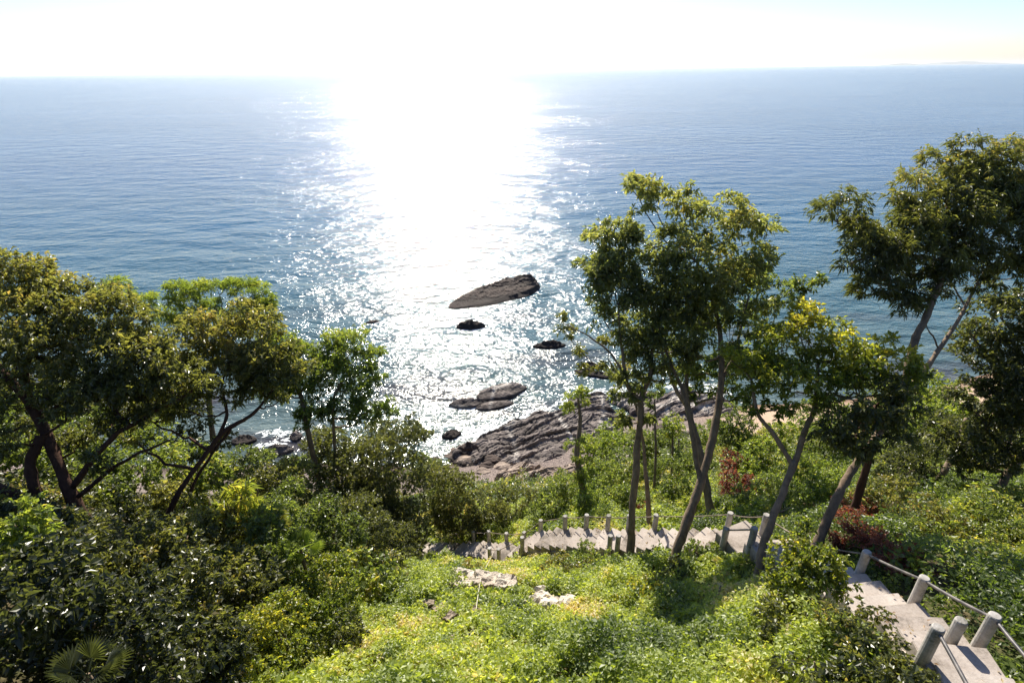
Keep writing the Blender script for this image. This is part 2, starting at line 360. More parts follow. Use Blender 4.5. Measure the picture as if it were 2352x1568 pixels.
# layered shelf as height fields inside pixel-traced ground outlines
def inside(poly, x, y):
    c = np.zeros(x.shape, bool); n = len(poly)
    for i in range(n):
        x1, y1 = poly[i]; x2, y2 = poly[(i+1) % n]
        cond = ((y1 > y) != (y2 > y)) & (x < (x2-x1)*(y-y1)/((y2-y1)+1e-12)+x1); c ^= cond
    return c
def pdist(poly, x, y):
    d = np.full(x.shape, 1e9); n = len(poly)
    for i in range(n):
        a = np.array(poly[i]); b = np.array(poly[(i+1) % n]); ab = b-a
        t = np.clip(((x-a[0])*ab[0]+(y-a[1])*ab[1])/(ab@ab+1e-12), 0, 1)
        d = np.minimum(d, np.hypot(x-a[0]-t*ab[0], y-a[1]-t*ab[1]))
    return d
def shelf(pxpoly, z, h, period, label, seed, m, res=0.10, name='rock_shelf', dip=1.0):
    poly = [tuple(on_z(*p, z)[:2]) for p in pxpoly]
    xs = [p[0] for p in poly]; ys = [p[1] for p in poly]
    gx = np.arange(min(xs)-1, max(xs)+1, res); gy = np.arange(min(ys)-1, max(ys)+1, res); X, Y = np.meshgrid(gx, gy)
    jx = (fbm(X*0.5, Y*0.5, 4, seed+1)-0.5)*3.2; jy = (fbm(X*0.5, Y*0.5, 4, seed+3)-0.5)*3.2
    s = np.where(inside(poly, X+jx, Y+jy), 1, -1)*pdist(poly, X+jx, Y+jy)
    d0 = on_z(1070, 1040)[:2]-0; d1 = on_z(1290, 975)[:2]; t = (d1-d0)/np.linalg.norm(d1-d0); nn = np.array([-t[1], t[0]])
    along = X*t[0]+Y*t[1]; across = X*nn[0]+Y*nn[1] + (fbm(along*0.12, (X*nn[0]+Y*nn[1])*0.3, 4, seed)-0.5)*3.5
    saw = (across/period) % 1; kk = np.floor(across/period)
    amp = 0.5+vnoise(kk*1.7, along*0.22, None, seed+7)
    fine = ((across/(period*0.31)+0.8*fbm(along*.5, across*.7, 3, seed+11)) % 1); f2 = ((across/(period*0.13)+1.2*fbm(along*.8, across, 3, seed+12)) % 1)
    blk = vnoise(along*.55+kk*3.1, kk*2.3, None, seed+13); crack = np.abs(((along+1.5*fbm(across*.4, along*.2, 3, seed+15))/2.3+kk*.37) % 1-.5)
    Z = z+h*(0.35+0.6*fbm(X*0.25, Y*0.25, 3, seed+4))*1.0 + dip*0.34*amp*(1-saw)**1.4*h + 0.16*h*amp*(1-fine)**.6 + .05*h*(1-f2) + .30*h*(blk-.5) - .16*h*(crack < .035) + (fbm(X*2.6, Y*2.6, 5, seed+8)-0.5)*0.30
    Z = Z - .50*np.exp(-np.clip(s, 0, 9)/1.6) - .9*np.clip(fbm(X*.33, Y*.33, 3, seed+21)-.52, 0, 1)*2.2
    e = np.clip(s/0.9, -1, 1); Z = np.where(Z > 0, Z*np.clip(e*1.6, 0, 1)**0.5, Z)+0*np.clip(e*1.6, 0, 1)**0.5 + np.minimum(e, 0)*1.5 - 0.35*(e <= 0.02)
    keep = s > -0.5
    idx = np.arange(X.size).reshape(X.shape)
    q = np.stack([idx[:-1, :-1], idx[:-1, 1:], idx[1:, 1:], idx[1:, :-1]], -1).reshape(-1, 4)
    q = q[keep.ravel()[q].all(1)]
    used = np.unique(q); rm = np.zeros(X.size, int); rm[used] = np.arange(len(used))
    o = mesh_np(name, np.stack([X, Y, Z], -1).reshape(-1, 3)[used], rm[q], m)
    return tag(o, label, 'rock')
shelf([(1040, 1048), (1060, 1018), (1120, 985), (1200, 962), (1290, 928), (1330, 905), (1400, 905), (1425, 940), (1440, 985), (1350, 1030), (1290, 1075), (1210, 1095), (1130, 1080)],
      0.30, 0.62, 1.15, 'broad layered grey rock shelf with pale veins below the thin trees', 71, M_SHELF)
shelf([(1400, 915), (1440, 895), (1560, 888), (1640, 895), (1700, 925), (1690, 955), (1600, 968), (1520, 990), (1455, 985)],
      0.4, 0.62, 1.3, 'far end of the grey rock shelf behind the tall central trunks', 77, M_SHELF)
shelf([(1120, 1100), (1180, 1075), (1260, 1058), (1350, 1035), (1430, 1020), (1400, 1060), (1330, 1095), (1240, 1130), (1160, 1130)], 2.1, 0.7, 0.9, 'pale brown sloping slab at the foot of the slope above the shelf', 83, M_PALE)

# foam flecks where water washes the rocks
def foam():
    r_ = np.random.default_rng(8); pts = []
    edge = [(1040, 1048), (1060, 1018), (1120, 985), (1200, 962), (1290, 928), (1330, 905), (1400, 905), (1440, 892), (1560, 885), (1640, 892), (1700, 922)]
    segs = [(on_z(*edge[i]), on_z(*edge[i+1]), 170, .55) for i in range(len(edge)-1)]
    for x0, y0, x1, y1, n_ in ((1032, 712, 1130, 724, 90), (1130, 724, 1205, 704, 90), (1205, 704, 1242, 656, 60), (1045, 757, 1118, 757, 60), (1222, 802, 1302, 798, 60), (1316, 858, 1410, 873, 70), (1090, 922, 1210, 905, 110), (1028, 940, 1120, 934, 80), (1090, 945, 1180, 934, 60),
                       (830, 745, 885, 738, 60), (540, 1000, 700, 992, 120), (560, 1030, 700, 1010, 120)):
        segs.append((on_z(x0, y0), on_z(x1, y1), n_, .30))
    V, Fq = [], []
    for a_, b_, n_, w_ in segs:
        for i in range(n_):
            u = r_.random(); c = a_+(b_-a_)*u; gate = vnoise(np.array([c[0]*.9]), np.array([c[1]*.9]), None, 91)[0]
            if gate < .42: continue
            c = c[:2]+r_.normal(0, w_, 2)+np.array([0, .25*w_]); s_ = r_.uniform(.03, .16); k = 7; o = len(V); an = r_.uniform(0, 6.28); st = r_.uniform(1.2, 3)
            for q in range(k):
                th_ = 2*math.pi*q/k; rr = s_*r_.uniform(.5, 1.2); x_, y_ = rr*math.cos(th_)*st, rr*math.sin(th_); V.append((c[0]+x_*math.cos(an*.15)-y_*math.sin(an*.15), c[1]+x_*math.sin(an*.15)+y_*math.cos(an*.15), .012+.0003*(i % 9)))
            Fq.append(tuple(range(o, o+k)))
    m = mat('sea_foam', lambda nt, out: principled(nt, out, ramp(nt, [(.3, (.45, .5, .5)), (.6, (.8, .82, .82))], noise(nt, coords(nt), 14, 4)), .9))
    tag(mesh_np('foam', V, Fq, m), 'white foam flecks washing round the rocks and shelf edge', 'foam', kind='stuff')
foam()

import bmesh
bs = np.random.default_rng(17)
for i in range(34):
    px_, py_ = bs.uniform(960, 1200), 0; py_ = 1052+(px_-960)*.10+bs.normal(0, 11)
    if i > 24: px_, py_ = bs.uniform(1440, 1640), bs.uniform(985, 1010)
    e = on_ground(px_, py_, 20); s_ = bs.uniform(.3, .75); bm = bmesh.new(); bmesh.ops.create_icosphere(bm, subdivisions=3, radius=1); sd_ = i*3.1
    co = np.array([v.co[:] for v in bm.verts]); nz = 1+.9*(fbm(co[:, 0]*1.3+sd_, co[:, 1]*1.3, 3, 5, co[:, 2]*1.3)-.5)+.25*(fbm(co[:, 0]*4+sd_, co[:, 1]*4, 2, 6, co[:, 2]*4)-.5)
    sx_, sy_, sz_ = s_*bs.uniform(.9, 1.6), s_, s_*bs.uniform(.5, .8)
    for v, k_ in zip(bm.verts, nz): v.co = Vector((e[0]+v.co.x*sx_*k_, e[1]+v.co.y*sy_*k_, e[2]+.1*s_+v.co.z*sz_*k_))
    me = bpy.data.meshes.new('boulder'); bm.to_mesh(me); bm.free(); me.materials.append(M_ROCKD if i % 3 else M_PALE)
    o = bpy.data.objects.new('boulder', me); COL.objects.link(o)
    if i <= 24: tag(o, 'small boulder on the shingle below the near left corner of the rock shelf', 'boulder', 'boulders on the shingle by the rock shelf')
    else: tag(o, 'small boulder on the shingle behind the tall central trunks', 'boulder', 'boulders behind the central trunks')

# ------------------------------------------------------------------ staircase
def m_conc(nt, out):
    c = coords(nt); n1 = noise(nt, c, 1.5, 6, 0.65); n2 = noise(nt, c, 22, 5, 0.7)
    t = math_(nt, 'ADD', math_(nt, 'MULTIPLY', n1, 0.75), math_(nt, 'MULTIPLY', n2, 0.35))
    oi = nt.nodes.new('ShaderNodeObjectInfo'); t = math_(nt, 'ADD', t, math_(nt, 'MULTIPLY_ADD', oi.outputs['Random'], 0.22, -0.11))
    col = ramp(nt, [(0.36, (0.13, 0.11, 0.09)), (0.5, (0.34, 0.29, 0.25)), (0.75, (0.52, 0.46, 0.41))], t)
    principled(nt, out, col, 0.9, bump(nt, n2, 0.5, 0.015), 0.3)
M_CONC = mat('weathered_concrete', m_conc)
def m_post(nt, out):
    c = coords(nt); n1 = noise(nt, c, 3.5, 6, 0.7); n2 = noise(nt, c, 30, 4, 0.7)
    col = ramp(nt, [(0.36, (0.10, 0.10, 0.075)), (0.46, (0.30, 0.28, 0.25)), (0.6, (0.46, 0.43, 0.40)), (0.75, (0.60, 0.57, 0.54))], math_(nt, 'ADD', math_(nt, 'MULTIPLY', n1, 0.8), math_(nt, 'MULTIPLY', n2, 0.25)))
    principled(nt, out, col, 0.85, bump(nt, n2, 0.4, 0.01), 0.3)
M_POST = mat('whitewashed_concrete', m_post)
def m_rope(nt, out):
    col = ramp(nt, [(0.35, (0.10, 0.07, 0.05)), (0.65, (0.36, 0.29, 0.23))], noise(nt, coords(nt), 4, 5, 0.7))
    principled(nt, out, col, 0.7, None, 0.3)
M_ROPE = mat('worn_rope', m_rope)
M_PIPE = mat('dull_steel_pipe', lambda nt, out: principled(nt, out, ramp(nt, [(0.4, (0.06, 0.055, 0.055)), (0.6, (0.16, 0.14, 0.13))], noise(nt, coords(nt), 6, 4)), 0.45))

def box_v(c, t, w, dpt, zt, zb, jitter=0.0):
    """slab: centre c(xy), direction t, half width w across, half depth dpt along"""
    nrm = np.array([-t[1], t[0]]); V = []
    for z in (zb, zt):
        for a, b in ((-1, -1), (1, -1), (1, 1), (-1, 1)):
            p = c+t*dpt*a+nrm*w*b; V.append((p[0]+random.uniform(-jitter, jitter), p[1]+random.uniform(-jitter, jitter), z))
    return V, [(0, 3, 2, 1), (4, 5, 6, 7), (0, 1, 5, 4), (1, 2, 6, 5), (2, 3, 7, 6), (3, 0, 4, 7)]
def bevel_obj(o, w=0.012):
    import bmesh
    bm = bmesh.new(); bm.from_mesh(o.data)
    bmesh.ops.bevel(bm, geom=bm.edges[:], offset=w, segments=2, affect='EDGES'); bm.to_mesh(o.data); bm.free()
SW = 0.52                                             # half width of the stair
stair = thing('staircase', 'weathered grey concrete staircase winding down the overgrown slope to the sea', 'staircase', SL[len(SL)//2])
S_A = np.interp(0, [0, 1], [0, 1]); s = 0.3; steps = []
arc_px = [SARC[i*40] for i in range(len(SP))]
while s < SARC[-1]-0.3:
    landing = abs(s-arc_px[6]) < 0.55 or abs(s-arc_px[12]) < 0.5
    near_l = s < arc_px[2]-0.6
    adv = 1.05 if landing else (1.0 if near_l else (0.40 if s < arc_px[5] else 0.325))
    p, t = stair_at(s+adv/2)
    steps.append((p, t, adv)); s += adv
for p, t, adv in steps:
    rise_b = 0.34 if adv < 0.5 else 0.5
    an = random.uniform(-.05, .05); t = np.array([t[0]*math.cos(an)-t[1]*math.sin(an), t[0]*math.sin(an)+t[1]*math.cos(an)]); p = p+np.array([random.uniform(-.03, .03), random.uniform(-.03, .03), 0])
    V, Fq = box_v(p[:2], t, SW+random.uniform(-0.04, 0.06), adv/2+0.035, p[2]+random.uniform(-0.02, 0.02), p[2]-rise_b-0.1, 0.008)
    o = mesh_np('step' if adv < 0.5 else 'landing', V, Fq, M_CONC, stair); bevel_obj(o)
# side kerb under the steps
for sgn in (-1, 1):
    V, Fq = [], []
    for i, s_ in enumerate(np.linspace(0.2, SARC[-1]-0.3, 150)):
        p, t = stair_at(s_); nrm = np.array([-t[1], t[0]])*sgn
        for w, z in ((SW-0.12, -0.55), (SW-0.12, -0.20), (SW+0.02, -0.20), (SW+0.05, -0.9)):
            q = p[:2]+nrm*w; V.append((q[0], q[1], p[2]+z))
        if i: b = i*4; Fq += [(b-4+j, b-4+(j+1) % 4, b+(j+1) % 4, b+j) for j in range(4)]
    mesh_np('side_beam', V, Fq, M_CONC, stair)

def tube(pts, rad, sides=8, caps=True, wob=0.0, seed=0):
    pts = np.asarray(pts, float); n = len(pts); rad = np.broadcast_to(np.asarray(rad, float), (n,))
    T = np.gradient(pts, axis=0); T /= np.linalg.norm(T, axis=1)[:, None]+1e-12
    ref = np.array([0.3, 0.2, 1.0]); A = np.cross(T, ref); bad = np.linalg.norm(A, axis=1) < 0.1; A[bad] = np.cross(T[bad], [1, 0, 0])
    A /= np.linalg.norm(A, axis=1)[:, None]; B = np.cross(T, A)
    ang = np.linspace(0, 2*np.pi, sides, endpoint=False)
    rr = rad[:, None]*np.ones(sides)[None]
    if wob: rr = rr*(1+wob*(vnoise(np.arange(n)[:, None]*0.7+0*ang[None], ang[None]*1.0+0*rr, None, seed)-0.5)*2)
    V = pts[:, None]+rr[..., None]*(np.cos(ang)[None, :, None]*A[:, None]+np.sin(ang)[None, :, None]*B[:, None])
    V = V.reshape(-1, 3); Fq = []
    for i in range(n-1):
        for j in range(sides): k = (j+1) % sides; Fq.append((i*sides+j, i*sides+k, (i+1)*sides+k, (i+1)*sides+j))
    if caps: Fq.append(tuple(range(sides-1, -1, -1))); Fq.append(tuple((n-1)*sides+j for j in range(sides)))
    return V, Fq
def join(parts):
    V, Fq, o = [], [], 0
    for v, f in parts: V.append(v); Fq += [tuple(i+o for i in q) for q in f]; o += len(v)
    return np.vstack(V), Fq

POST_R, POST_H = 0.086, 0.70
def post_geo(base, h=POST_H, r=POST_R):
    zs = [-0.35, 0.0, h*0.5, h-0.035, h-0.01, h]; rs = [r*1.08, r*1.02, r*0.98, r, r*0.93, r*0.80]
    pts = [base+np.array([0, 0, z]) for z in zs]; return tube(pts, rs, 16, True, 0.03, int(abs(base[0])*90))
def sag_line(a, b, r, sag, n=12, sides=6):
    t = np.linspace(0, 1, n)[:, None]; pts = a*(1-t)+b*t; pts[:, 2] -= sag*4*(t*(1-t))[:, 0]
    return tube(pts, r, sides)
def railing(label, bases, line='rope', r=0.016, sag=0.03, h=POST_H):
    th = thing('railing', label, 'railing', bases[0])
    tops = []
    for b in bases:
        b = np.asarray(b, float); v, f = post_geo(b, h); mesh_np('post', v, f, M_POST, th, smooth=False)
        tops.append(b+np.array([0, 0, h-0.07]))
    for a, b in zip(tops[:-1], tops[1:]):
        v, f = sag_line(a, b, r, sag*random.uniform(0.3, 1.4)); mesh_np(line, v, f, M_ROPE if line == 'rope' else M_PIPE, th, smooth=True)
    return th, tops
def side_pt(px, py, side, off=SW+0.02):
    """point on the stair edge whose base is seen nearest that pixel"""
    best = None
    for s_ in np.linspace(0, SARC[-1], 600):
        p, t = stair_at(s_); nrm = np.array([-t[1], t[0]])*side; q = np.array([p[0]+nrm[0]*off, p[1]+nrm[1]*off, p[2]])
        d = q-CP; z = d@F; x = PW/2+FPX*(d@R)/z; y = PH/2-FPX*(d@U)/z
        e = (x-px)**2+0.3*(y-py)**2
        if best is None or e < best[0]: best = (e, q)
    return best[1]
# side -1 = to the right when walking down (seaward/outer side)
OUT = [side_pt(x, y, -1) for x, y in ((2460, 1640), (2245, 1490), (2093, 1402), (1968, 1330))]
MID = [side_pt(x, y, -1) for x, y in ((1748, 1243), (1668, 1235), (1504, 1218), (1442, 1212), (1396, 1210), (1346, 1206), (1298, 1208), (1240, 1215))]
LOW = [side_pt(x, y, -1) for x, y in ((1204, 1245), (1165, 1240), (1123, 1240), (1088, 1243), (1036, 1255))]
th, tp = railing('outer railing of thick white posts and worn pipe on the nearest flight', OUT, 'pipe', 0.028, 0.02)
th2, tp2 = railing('long outer rope railing with short white posts behind the middle flight', MID, 'rope', 0.017, 0.05)
v, f = sag_line(tp[-1], tp2[0], 0.016, 0.25, 20); mesh_np('rope', v, f, M_ROPE, th2, smooth=True)
th3, tp3 = railing('outer rope railing with small posts along the lowest flight', LOW, 'rope', 0.015, 0.05)
v, f = sag_line(tp2[-1], tp3[0], 0.015, 0.03); mesh_np('rope', v, f, M_ROPE, th3, smooth=True)
INN = [side_pt(x, y, 1) for x, y in ((2330, 1620), (2120, 1510))]
railing('inner railing pair of thick posts with dark steel pipe at the nearest flight', INN, 'pipe', 0.028, 0.0)
q = side_pt(2175, 1500, 0, 0.0); q = q+np.array([0.12, 0.1, 0])
v, f = post_geo(q, 0.5); o = mesh_np('bollard', v, f, M_POST); tag(o, 'lone stubby concrete post standing behind the nearest inner railing post', 'post')
INM = [side_pt(x, y, 1) for x, y in ((1720, 1290), (1660, 1265))]
railing('inner railing of stout posts and dark pipe beside the upper landing', INM, 'pipe', 0.024, 0.0)
INB = [side_pt(x, y, 1) for x, y in ((1418, 1262), (1400, 1262))]
railing('two close-set inner posts wrapped in greenery beside the middle flight', INB, 'rope', 0.015, 0.02)
INL = [side_pt(x, y, 1) for x, y in ((1200, 1275), (1146, 1300), (1125, 1285))]
railing('inner rope railing of thin posts around the lower landing', INL, 'rope', 0.014, 0.04)

# ------------------------------------------------------------------ vegetation builders
def leafmat(name, stops, rough=0.42, trans=0.42, tcol=(1.15, 1.1, 0.5), spec=0.8):
    def f(nt, out):
        a = nt.nodes.new('ShaderNodeAttribute'); a.attribute_name = 'tint'
        col = ramp(nt, stops, a.outputs['Fac'])
        p = principled(nt, None, col, rough, None, spec)
        tr = nt.nodes.new('ShaderNodeBsdfTranslucent')
        nt.links.new(mixc(nt, 1.0, mixc(nt, 1.0, col, tcol, 'MULTIPLY'), (2.5, 2.5, 2.5), 'MULTIPLY'), tr.inputs[0])
        mx = nt.nodes.new('ShaderNodeMixShader'); mx.inputs[0].default_value = trans
        nt.links.new(p.outputs[0], mx.inputs[1]); nt.links.new(tr.outputs[0], mx.inputs[2])
        nt.links.new(mx.outputs[0], out.inputs[0])
    return mat(name, f)
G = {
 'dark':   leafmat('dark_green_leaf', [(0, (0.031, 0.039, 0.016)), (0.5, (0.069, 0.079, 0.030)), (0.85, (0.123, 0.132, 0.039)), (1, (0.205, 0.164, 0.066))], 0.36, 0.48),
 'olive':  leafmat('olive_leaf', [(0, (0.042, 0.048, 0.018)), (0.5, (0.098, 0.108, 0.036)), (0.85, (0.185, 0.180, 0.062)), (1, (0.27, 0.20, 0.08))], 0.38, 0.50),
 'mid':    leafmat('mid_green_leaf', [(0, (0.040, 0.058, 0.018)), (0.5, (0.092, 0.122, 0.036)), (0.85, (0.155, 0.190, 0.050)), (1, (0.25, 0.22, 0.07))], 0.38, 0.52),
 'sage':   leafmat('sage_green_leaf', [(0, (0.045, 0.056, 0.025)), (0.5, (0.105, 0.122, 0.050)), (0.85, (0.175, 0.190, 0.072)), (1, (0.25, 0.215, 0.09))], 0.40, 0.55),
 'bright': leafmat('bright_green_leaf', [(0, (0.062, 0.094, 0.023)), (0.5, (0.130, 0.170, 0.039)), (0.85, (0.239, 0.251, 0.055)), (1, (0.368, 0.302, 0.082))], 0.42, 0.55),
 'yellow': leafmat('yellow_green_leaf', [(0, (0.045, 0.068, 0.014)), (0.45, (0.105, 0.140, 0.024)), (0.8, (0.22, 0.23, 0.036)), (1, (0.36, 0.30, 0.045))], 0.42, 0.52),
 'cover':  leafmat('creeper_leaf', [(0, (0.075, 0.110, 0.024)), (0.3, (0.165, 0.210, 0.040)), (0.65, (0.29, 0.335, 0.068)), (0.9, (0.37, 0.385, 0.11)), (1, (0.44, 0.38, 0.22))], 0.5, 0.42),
 'rust':   leafmat('withered_red_brown_leaf', [(0, (0.07, 0.025, 0.015)), (0.5, (0.19, 0.070, 0.040)), (1, (0.36, 0.18, 0.10))], 0.6, 0.35, (1.1, 0.75, 0.55)),
}
def barkmat(name, a, b):
    def f(nt, out):
        n1 = noise(nt, coords(nt, (1, 1, 0.25)), 9, 6, 0.7); n2 = noise(nt, coords(nt), 1.3, 3)
        t = math_(nt, 'ADD', math_(nt, 'MULTIPLY', n1, 0.7), math_(nt, 'MULTIPLY', n2, 0.35))
        principled(nt, out, ramp(nt, [(0.35, a), (0.75, b)], t), 0.9, bump(nt, n1, 0.7, 0.03), 0.2)
    return mat(name, f)
M_BARK = barkmat('brown_bark', (0.10, 0.072, 0.05), (0.34, 0.25, 0.175))
M_BARKR = barkmat('reddish_bark', (0.035, 0.018, 0.012), (0.13, 0.068, 0.045))
M_BARKP = barkmat('pale_bark', (0.11, 0.08, 0.055), (0.33, 0.25, 0.18))

def unit(v): return v/(np.linalg.norm(v, axis=-1, keepdims=True)+1e-12)
def rdir(n): return unit(rng.normal(size=(n, 3)))
def leaves(base, axis, L, Wd, tint, fold=0.25, droop=0.25):
    """one folded, drooping leaf per row: 6 verts, 4 triangles"""
    n = len(base); up = np.array([0, 0, 1.0])
    side = unit(np.cross(axis, up+rdir(n)*0.9)); nrm = np.cross(side, axis)
    L = np.broadcast_to(L, (n,))[:, None]; Wd = np.broadcast_to(Wd, (n,))[:, None]
    down = np.array([0, 0, -1.0])*L*droop
    mid = base+axis*L*0.45; tip = base+axis*L+down
    lf = mid+side*Wd*0.5+nrm*Wd*fold+down*0.25; rt = mid-side*Wd*0.5+nrm*Wd*fold+down*0.25
    V = np.stack([base, lf, tip, rt], 1).reshape(-1, 3)
    i = np.arange(n)[:, None]*4
    Fq = np.concatenate([i+np.array([[0, 2, 1]]), i+np.array([[0, 3, 2]])], 0)
    return V, Fq, np.repeat(np.clip(tint, 0, 1), 4)
def rosettes(tips, out, per, L, ratio, tmean, spread=0.9, droop=0.3, twig=0.6):
    """leaf sprays at twig tips; out: outward direction per tip"""
    k = len(tips); t = np.repeat(tips, per, 0); o = np.repeat(out, per, 0); n = k*per
    back = rng.random(n)[:, None]*L*twig*2.2
    base = t-o*back+rdir(n)*L*0.12
    ax = unit(o*0.75+rdir(n)*spread+np.array([0, 0, -0.12]))
    ln = L*rng.uniform(0.45, 1.4, n)
    tt = np.repeat(tmean, per)+rng.normal(0, 0.13, n)
    return leaves(base, ax, ln, ln*ratio, tt, 0.2, droop)
def cat_mesh(parts):
    V, Fq, T, o = [], [], [], 0
    for v, f, t in parts: V.append(v); Fq.append(f+o); T.append(t); o += len(v)
    return np.vstack(V), np.vstack(Fq), np.concatenate(T)

def blob_tips(c, r, dens, subs=11, flat=0.85, subr=0.42, inner=0.35):
    """twig tips on lumpy sub-clumps of one foliage mass"""
    sd = rdir(subs); sd[:, 2] = sd[:, 2]*0.9+0.12; sc = c+unit(sd)*r*rng.uniform(0.45, 0.78, subs)[:, None]*np.array([1, 1, flat])
    sr = r*subr*rng.uniform(0.65, 1.25, subs)
    tips, out, tm = [], [], []
    for p, q in zip(sc, sr):
        k = max(4, int(dens*q*q*rng.uniform(0.6, 1.2))); d = rdir(k); d[:, 2] = np.where(d[:, 2] < -0.3, -d[:, 2]*0.6, d[:, 2])
        d = unit(d); rad = q*rng.uniform(0.55, 1.08, k)**0.7
        tips.append(p+d*rad[:, None]*np.array([1, 1, flat])); out.append(unit(d+0.5*unit(p-c)+np.array([0, 0, 0.15])))
        tm.append(np.full(k, rng.normal(0, 0.10)))
    return np.vstack(tips), np.vstack(out), np.concatenate(tm), sc
def path(ctrlp, n=24, wob=0.06):
    q = catmull(np.asarray(ctrlp, float), max(4, n//max(1, len(ctrlp)-1)))
    k = len(q); w = np.zeros((k, 3)); s = rng.uniform(0, 50)
    tt = np.linspace(0, 1, k)
    for a in range(3): w[:, a] = (vnoise(tt*7+s+a*9, tt*0+a)-0.5)*wob*np.sin(np.pi*tt)**0.5
    return q+w
def limb(a, b, r0, r1, bend=0.25, n=9, sides=6, seed=0):
    L = np.linalg.norm(b-a); m = (a+b)/2+np.array([0, 0, -bend*L*0.35])+rdir(1)[0]*L*0.10
    pts = path([a, m, b], n, 0.12*L); return tube(pts, np.linspace(r0, r1, len(pts)), sides, True, 0.12, seed)

def grow(name, label, cat, stems, blobs, leaf='mid', L=0.12, ratio=0.42, dens=42, per=9, bark=None, group=None, flat=0.85,
         tint=0.5, droop=0.3, limbs=True, cover=2.5, base=None, subs=9, spread=0.9, twigs=3, part='crown', toptint=0.0):
    """stems: lists of world points with radii [(p, r), ...]; blobs: [(centre, radius), ...]"""
    root = stems[0][0][0] if stems else base
    th = thing(name, label, cat, root, group)
    geo = []; skel = []
    if cat == 'tree': blobs = [(c, r*1.42) for c, r in blobs]
    dens = cover*math.pi/(0.5*L*L*ratio*per*subs*0.19)
    for st in stems:
        pts = path([p for p, r in st], 8*len(st), 0.05); rr = np.interp(np.linspace(0, 1, len(pts)), np.linspace(0, 1, len(st)), [r for p, r in st])*(.86 if cat == 'tree' else 1)
        if cat == 'tree' and st is stems[0]: rr = rr*(1+.55*np.exp(-np.arange(len(pts))/1.6))
        geo.append(tube(pts, rr, 11, True, 0.22, int(rng.integers(999)))); skel += list(zip(pts, rr))
    allp, zmin, zmax = [], min(c[2]-r for c, r in blobs), max(c[2]+r for c, r in blobs)
    for c, r in blobs:
        tips, out, tm, sc = blob_tips(c, r, dens, subs, flat)
        tt = tint+tm+toptint*((tips[:, 2]-zmin)/(zmax-zmin+1e-6)-0.5)  # toptint: brighter, yellower leaves higher up, crown highlights put into the colour
        allp.append(rosettes(tips, out, per, L, ratio, tt, spread, droop))
        if limbs and skel:
            sk = np.array([s[0] for s in skel]); dd = np.linalg.norm(sk-c, axis=1)+np.maximum(0, sk[:, 2]-c[2]+0.2*r)*2.5
            j = int(np.argmin(dd)); r0 = min(skel[j][1]*0.7, 0.018+0.018*np.linalg.norm(sk[j]-c))
            hub = c-np.array([0, 0, 0.3*r])
            geo.append(limb(sk[j], hub, r0, r0*0.45, 0.2, 10, 6, 3))
            for p in sc[:max(twigs, 0)]: geo.append(limb(hub, p, r0*0.4, 0.008, 0.1, 6, 5, 4))
    if geo:
        v, f = join(geo); mesh_np('trunk' if cat == 'tree' else 'stem', v, f, bark or M_BARK, th, smooth=True)
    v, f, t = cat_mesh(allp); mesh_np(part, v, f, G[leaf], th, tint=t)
    return th
NLEAF = 0
def bush(px, py, d, r, label, leaf='mid', L=0.09, ratio=0.5, dens=None, per=9, flat=0.8, tint=0.5, name='shrub', subs=10, droop=0.3, extra=(), group=None, spread=0.9, cat='shrub', cover=2.6):
    """leafy shrub whose mass is centred at that point; stems reach down to the slope"""
    c = P(px, py, d); g = gz(c[0], c[1])
    blobs = [(c, r*1.15)] + [(P(*e[:3]), e[3]*1.15) for e in extra]
    if c[2] < g-0.2*r: print('BELOW GROUND', label, round(c[2]-g, 2))
    if c[2]-r > g+1.5: print('high', label, round(c[2]-r-g, 2))
    # fill between the mass and the slope
    if c[2]-0.7*r > g+0.3:
        k = int((c[2]-r*0.5-g)/(r*0.8))+1
        for i in range(1, min(k, 3)+1):
            q = c.copy(); q[2] -= i*r*0.75; q[1] -= i*r*0.1; q[0] += rng.normal(0, 0.15*r); blobs.append((q, r*0.9))
    stems = []
    gb = np.array([c[0], c[1]+0.2*r, g-0.1])
    for i in range(3):
        e = c+np.array([rng.normal(0, 0.35*r), rng.normal(0, 0.35*r), -0.1*r])
        b = gb+np.array([rng.normal(0, 0.12), rng.normal(0, 0.12), 0])
        if e[2] < b[2]+0.3: e[2] = b[2]+0.3
        stems.append([(b, 0.035+0.012*r), ((b+e)/2+rng.normal(0, 0.1*r, 3), 0.025+0.008*r), (e, 0.012)])
    return grow(name, label, cat, stems, blobs, leaf, L, ratio, 0, per, None, group, flat, tint, droop, True, cover, None, subs, spread, 2, 'foliage')

# ------------------------------------------------------------------ trees (each: trunk points as pixel, depth; crown masses)
def PT(px, py, d, r): return (P(px, py, d), r)
def foot(px, py, d, r):
    p = P(px, py, d); g = gz(p[0], p[1]); p = p.copy(); p[2] = min(p[2], g)-0.25; return (p, r)
def B(*a): return [(P(x, y, d), r) for x, y, d, r in a]

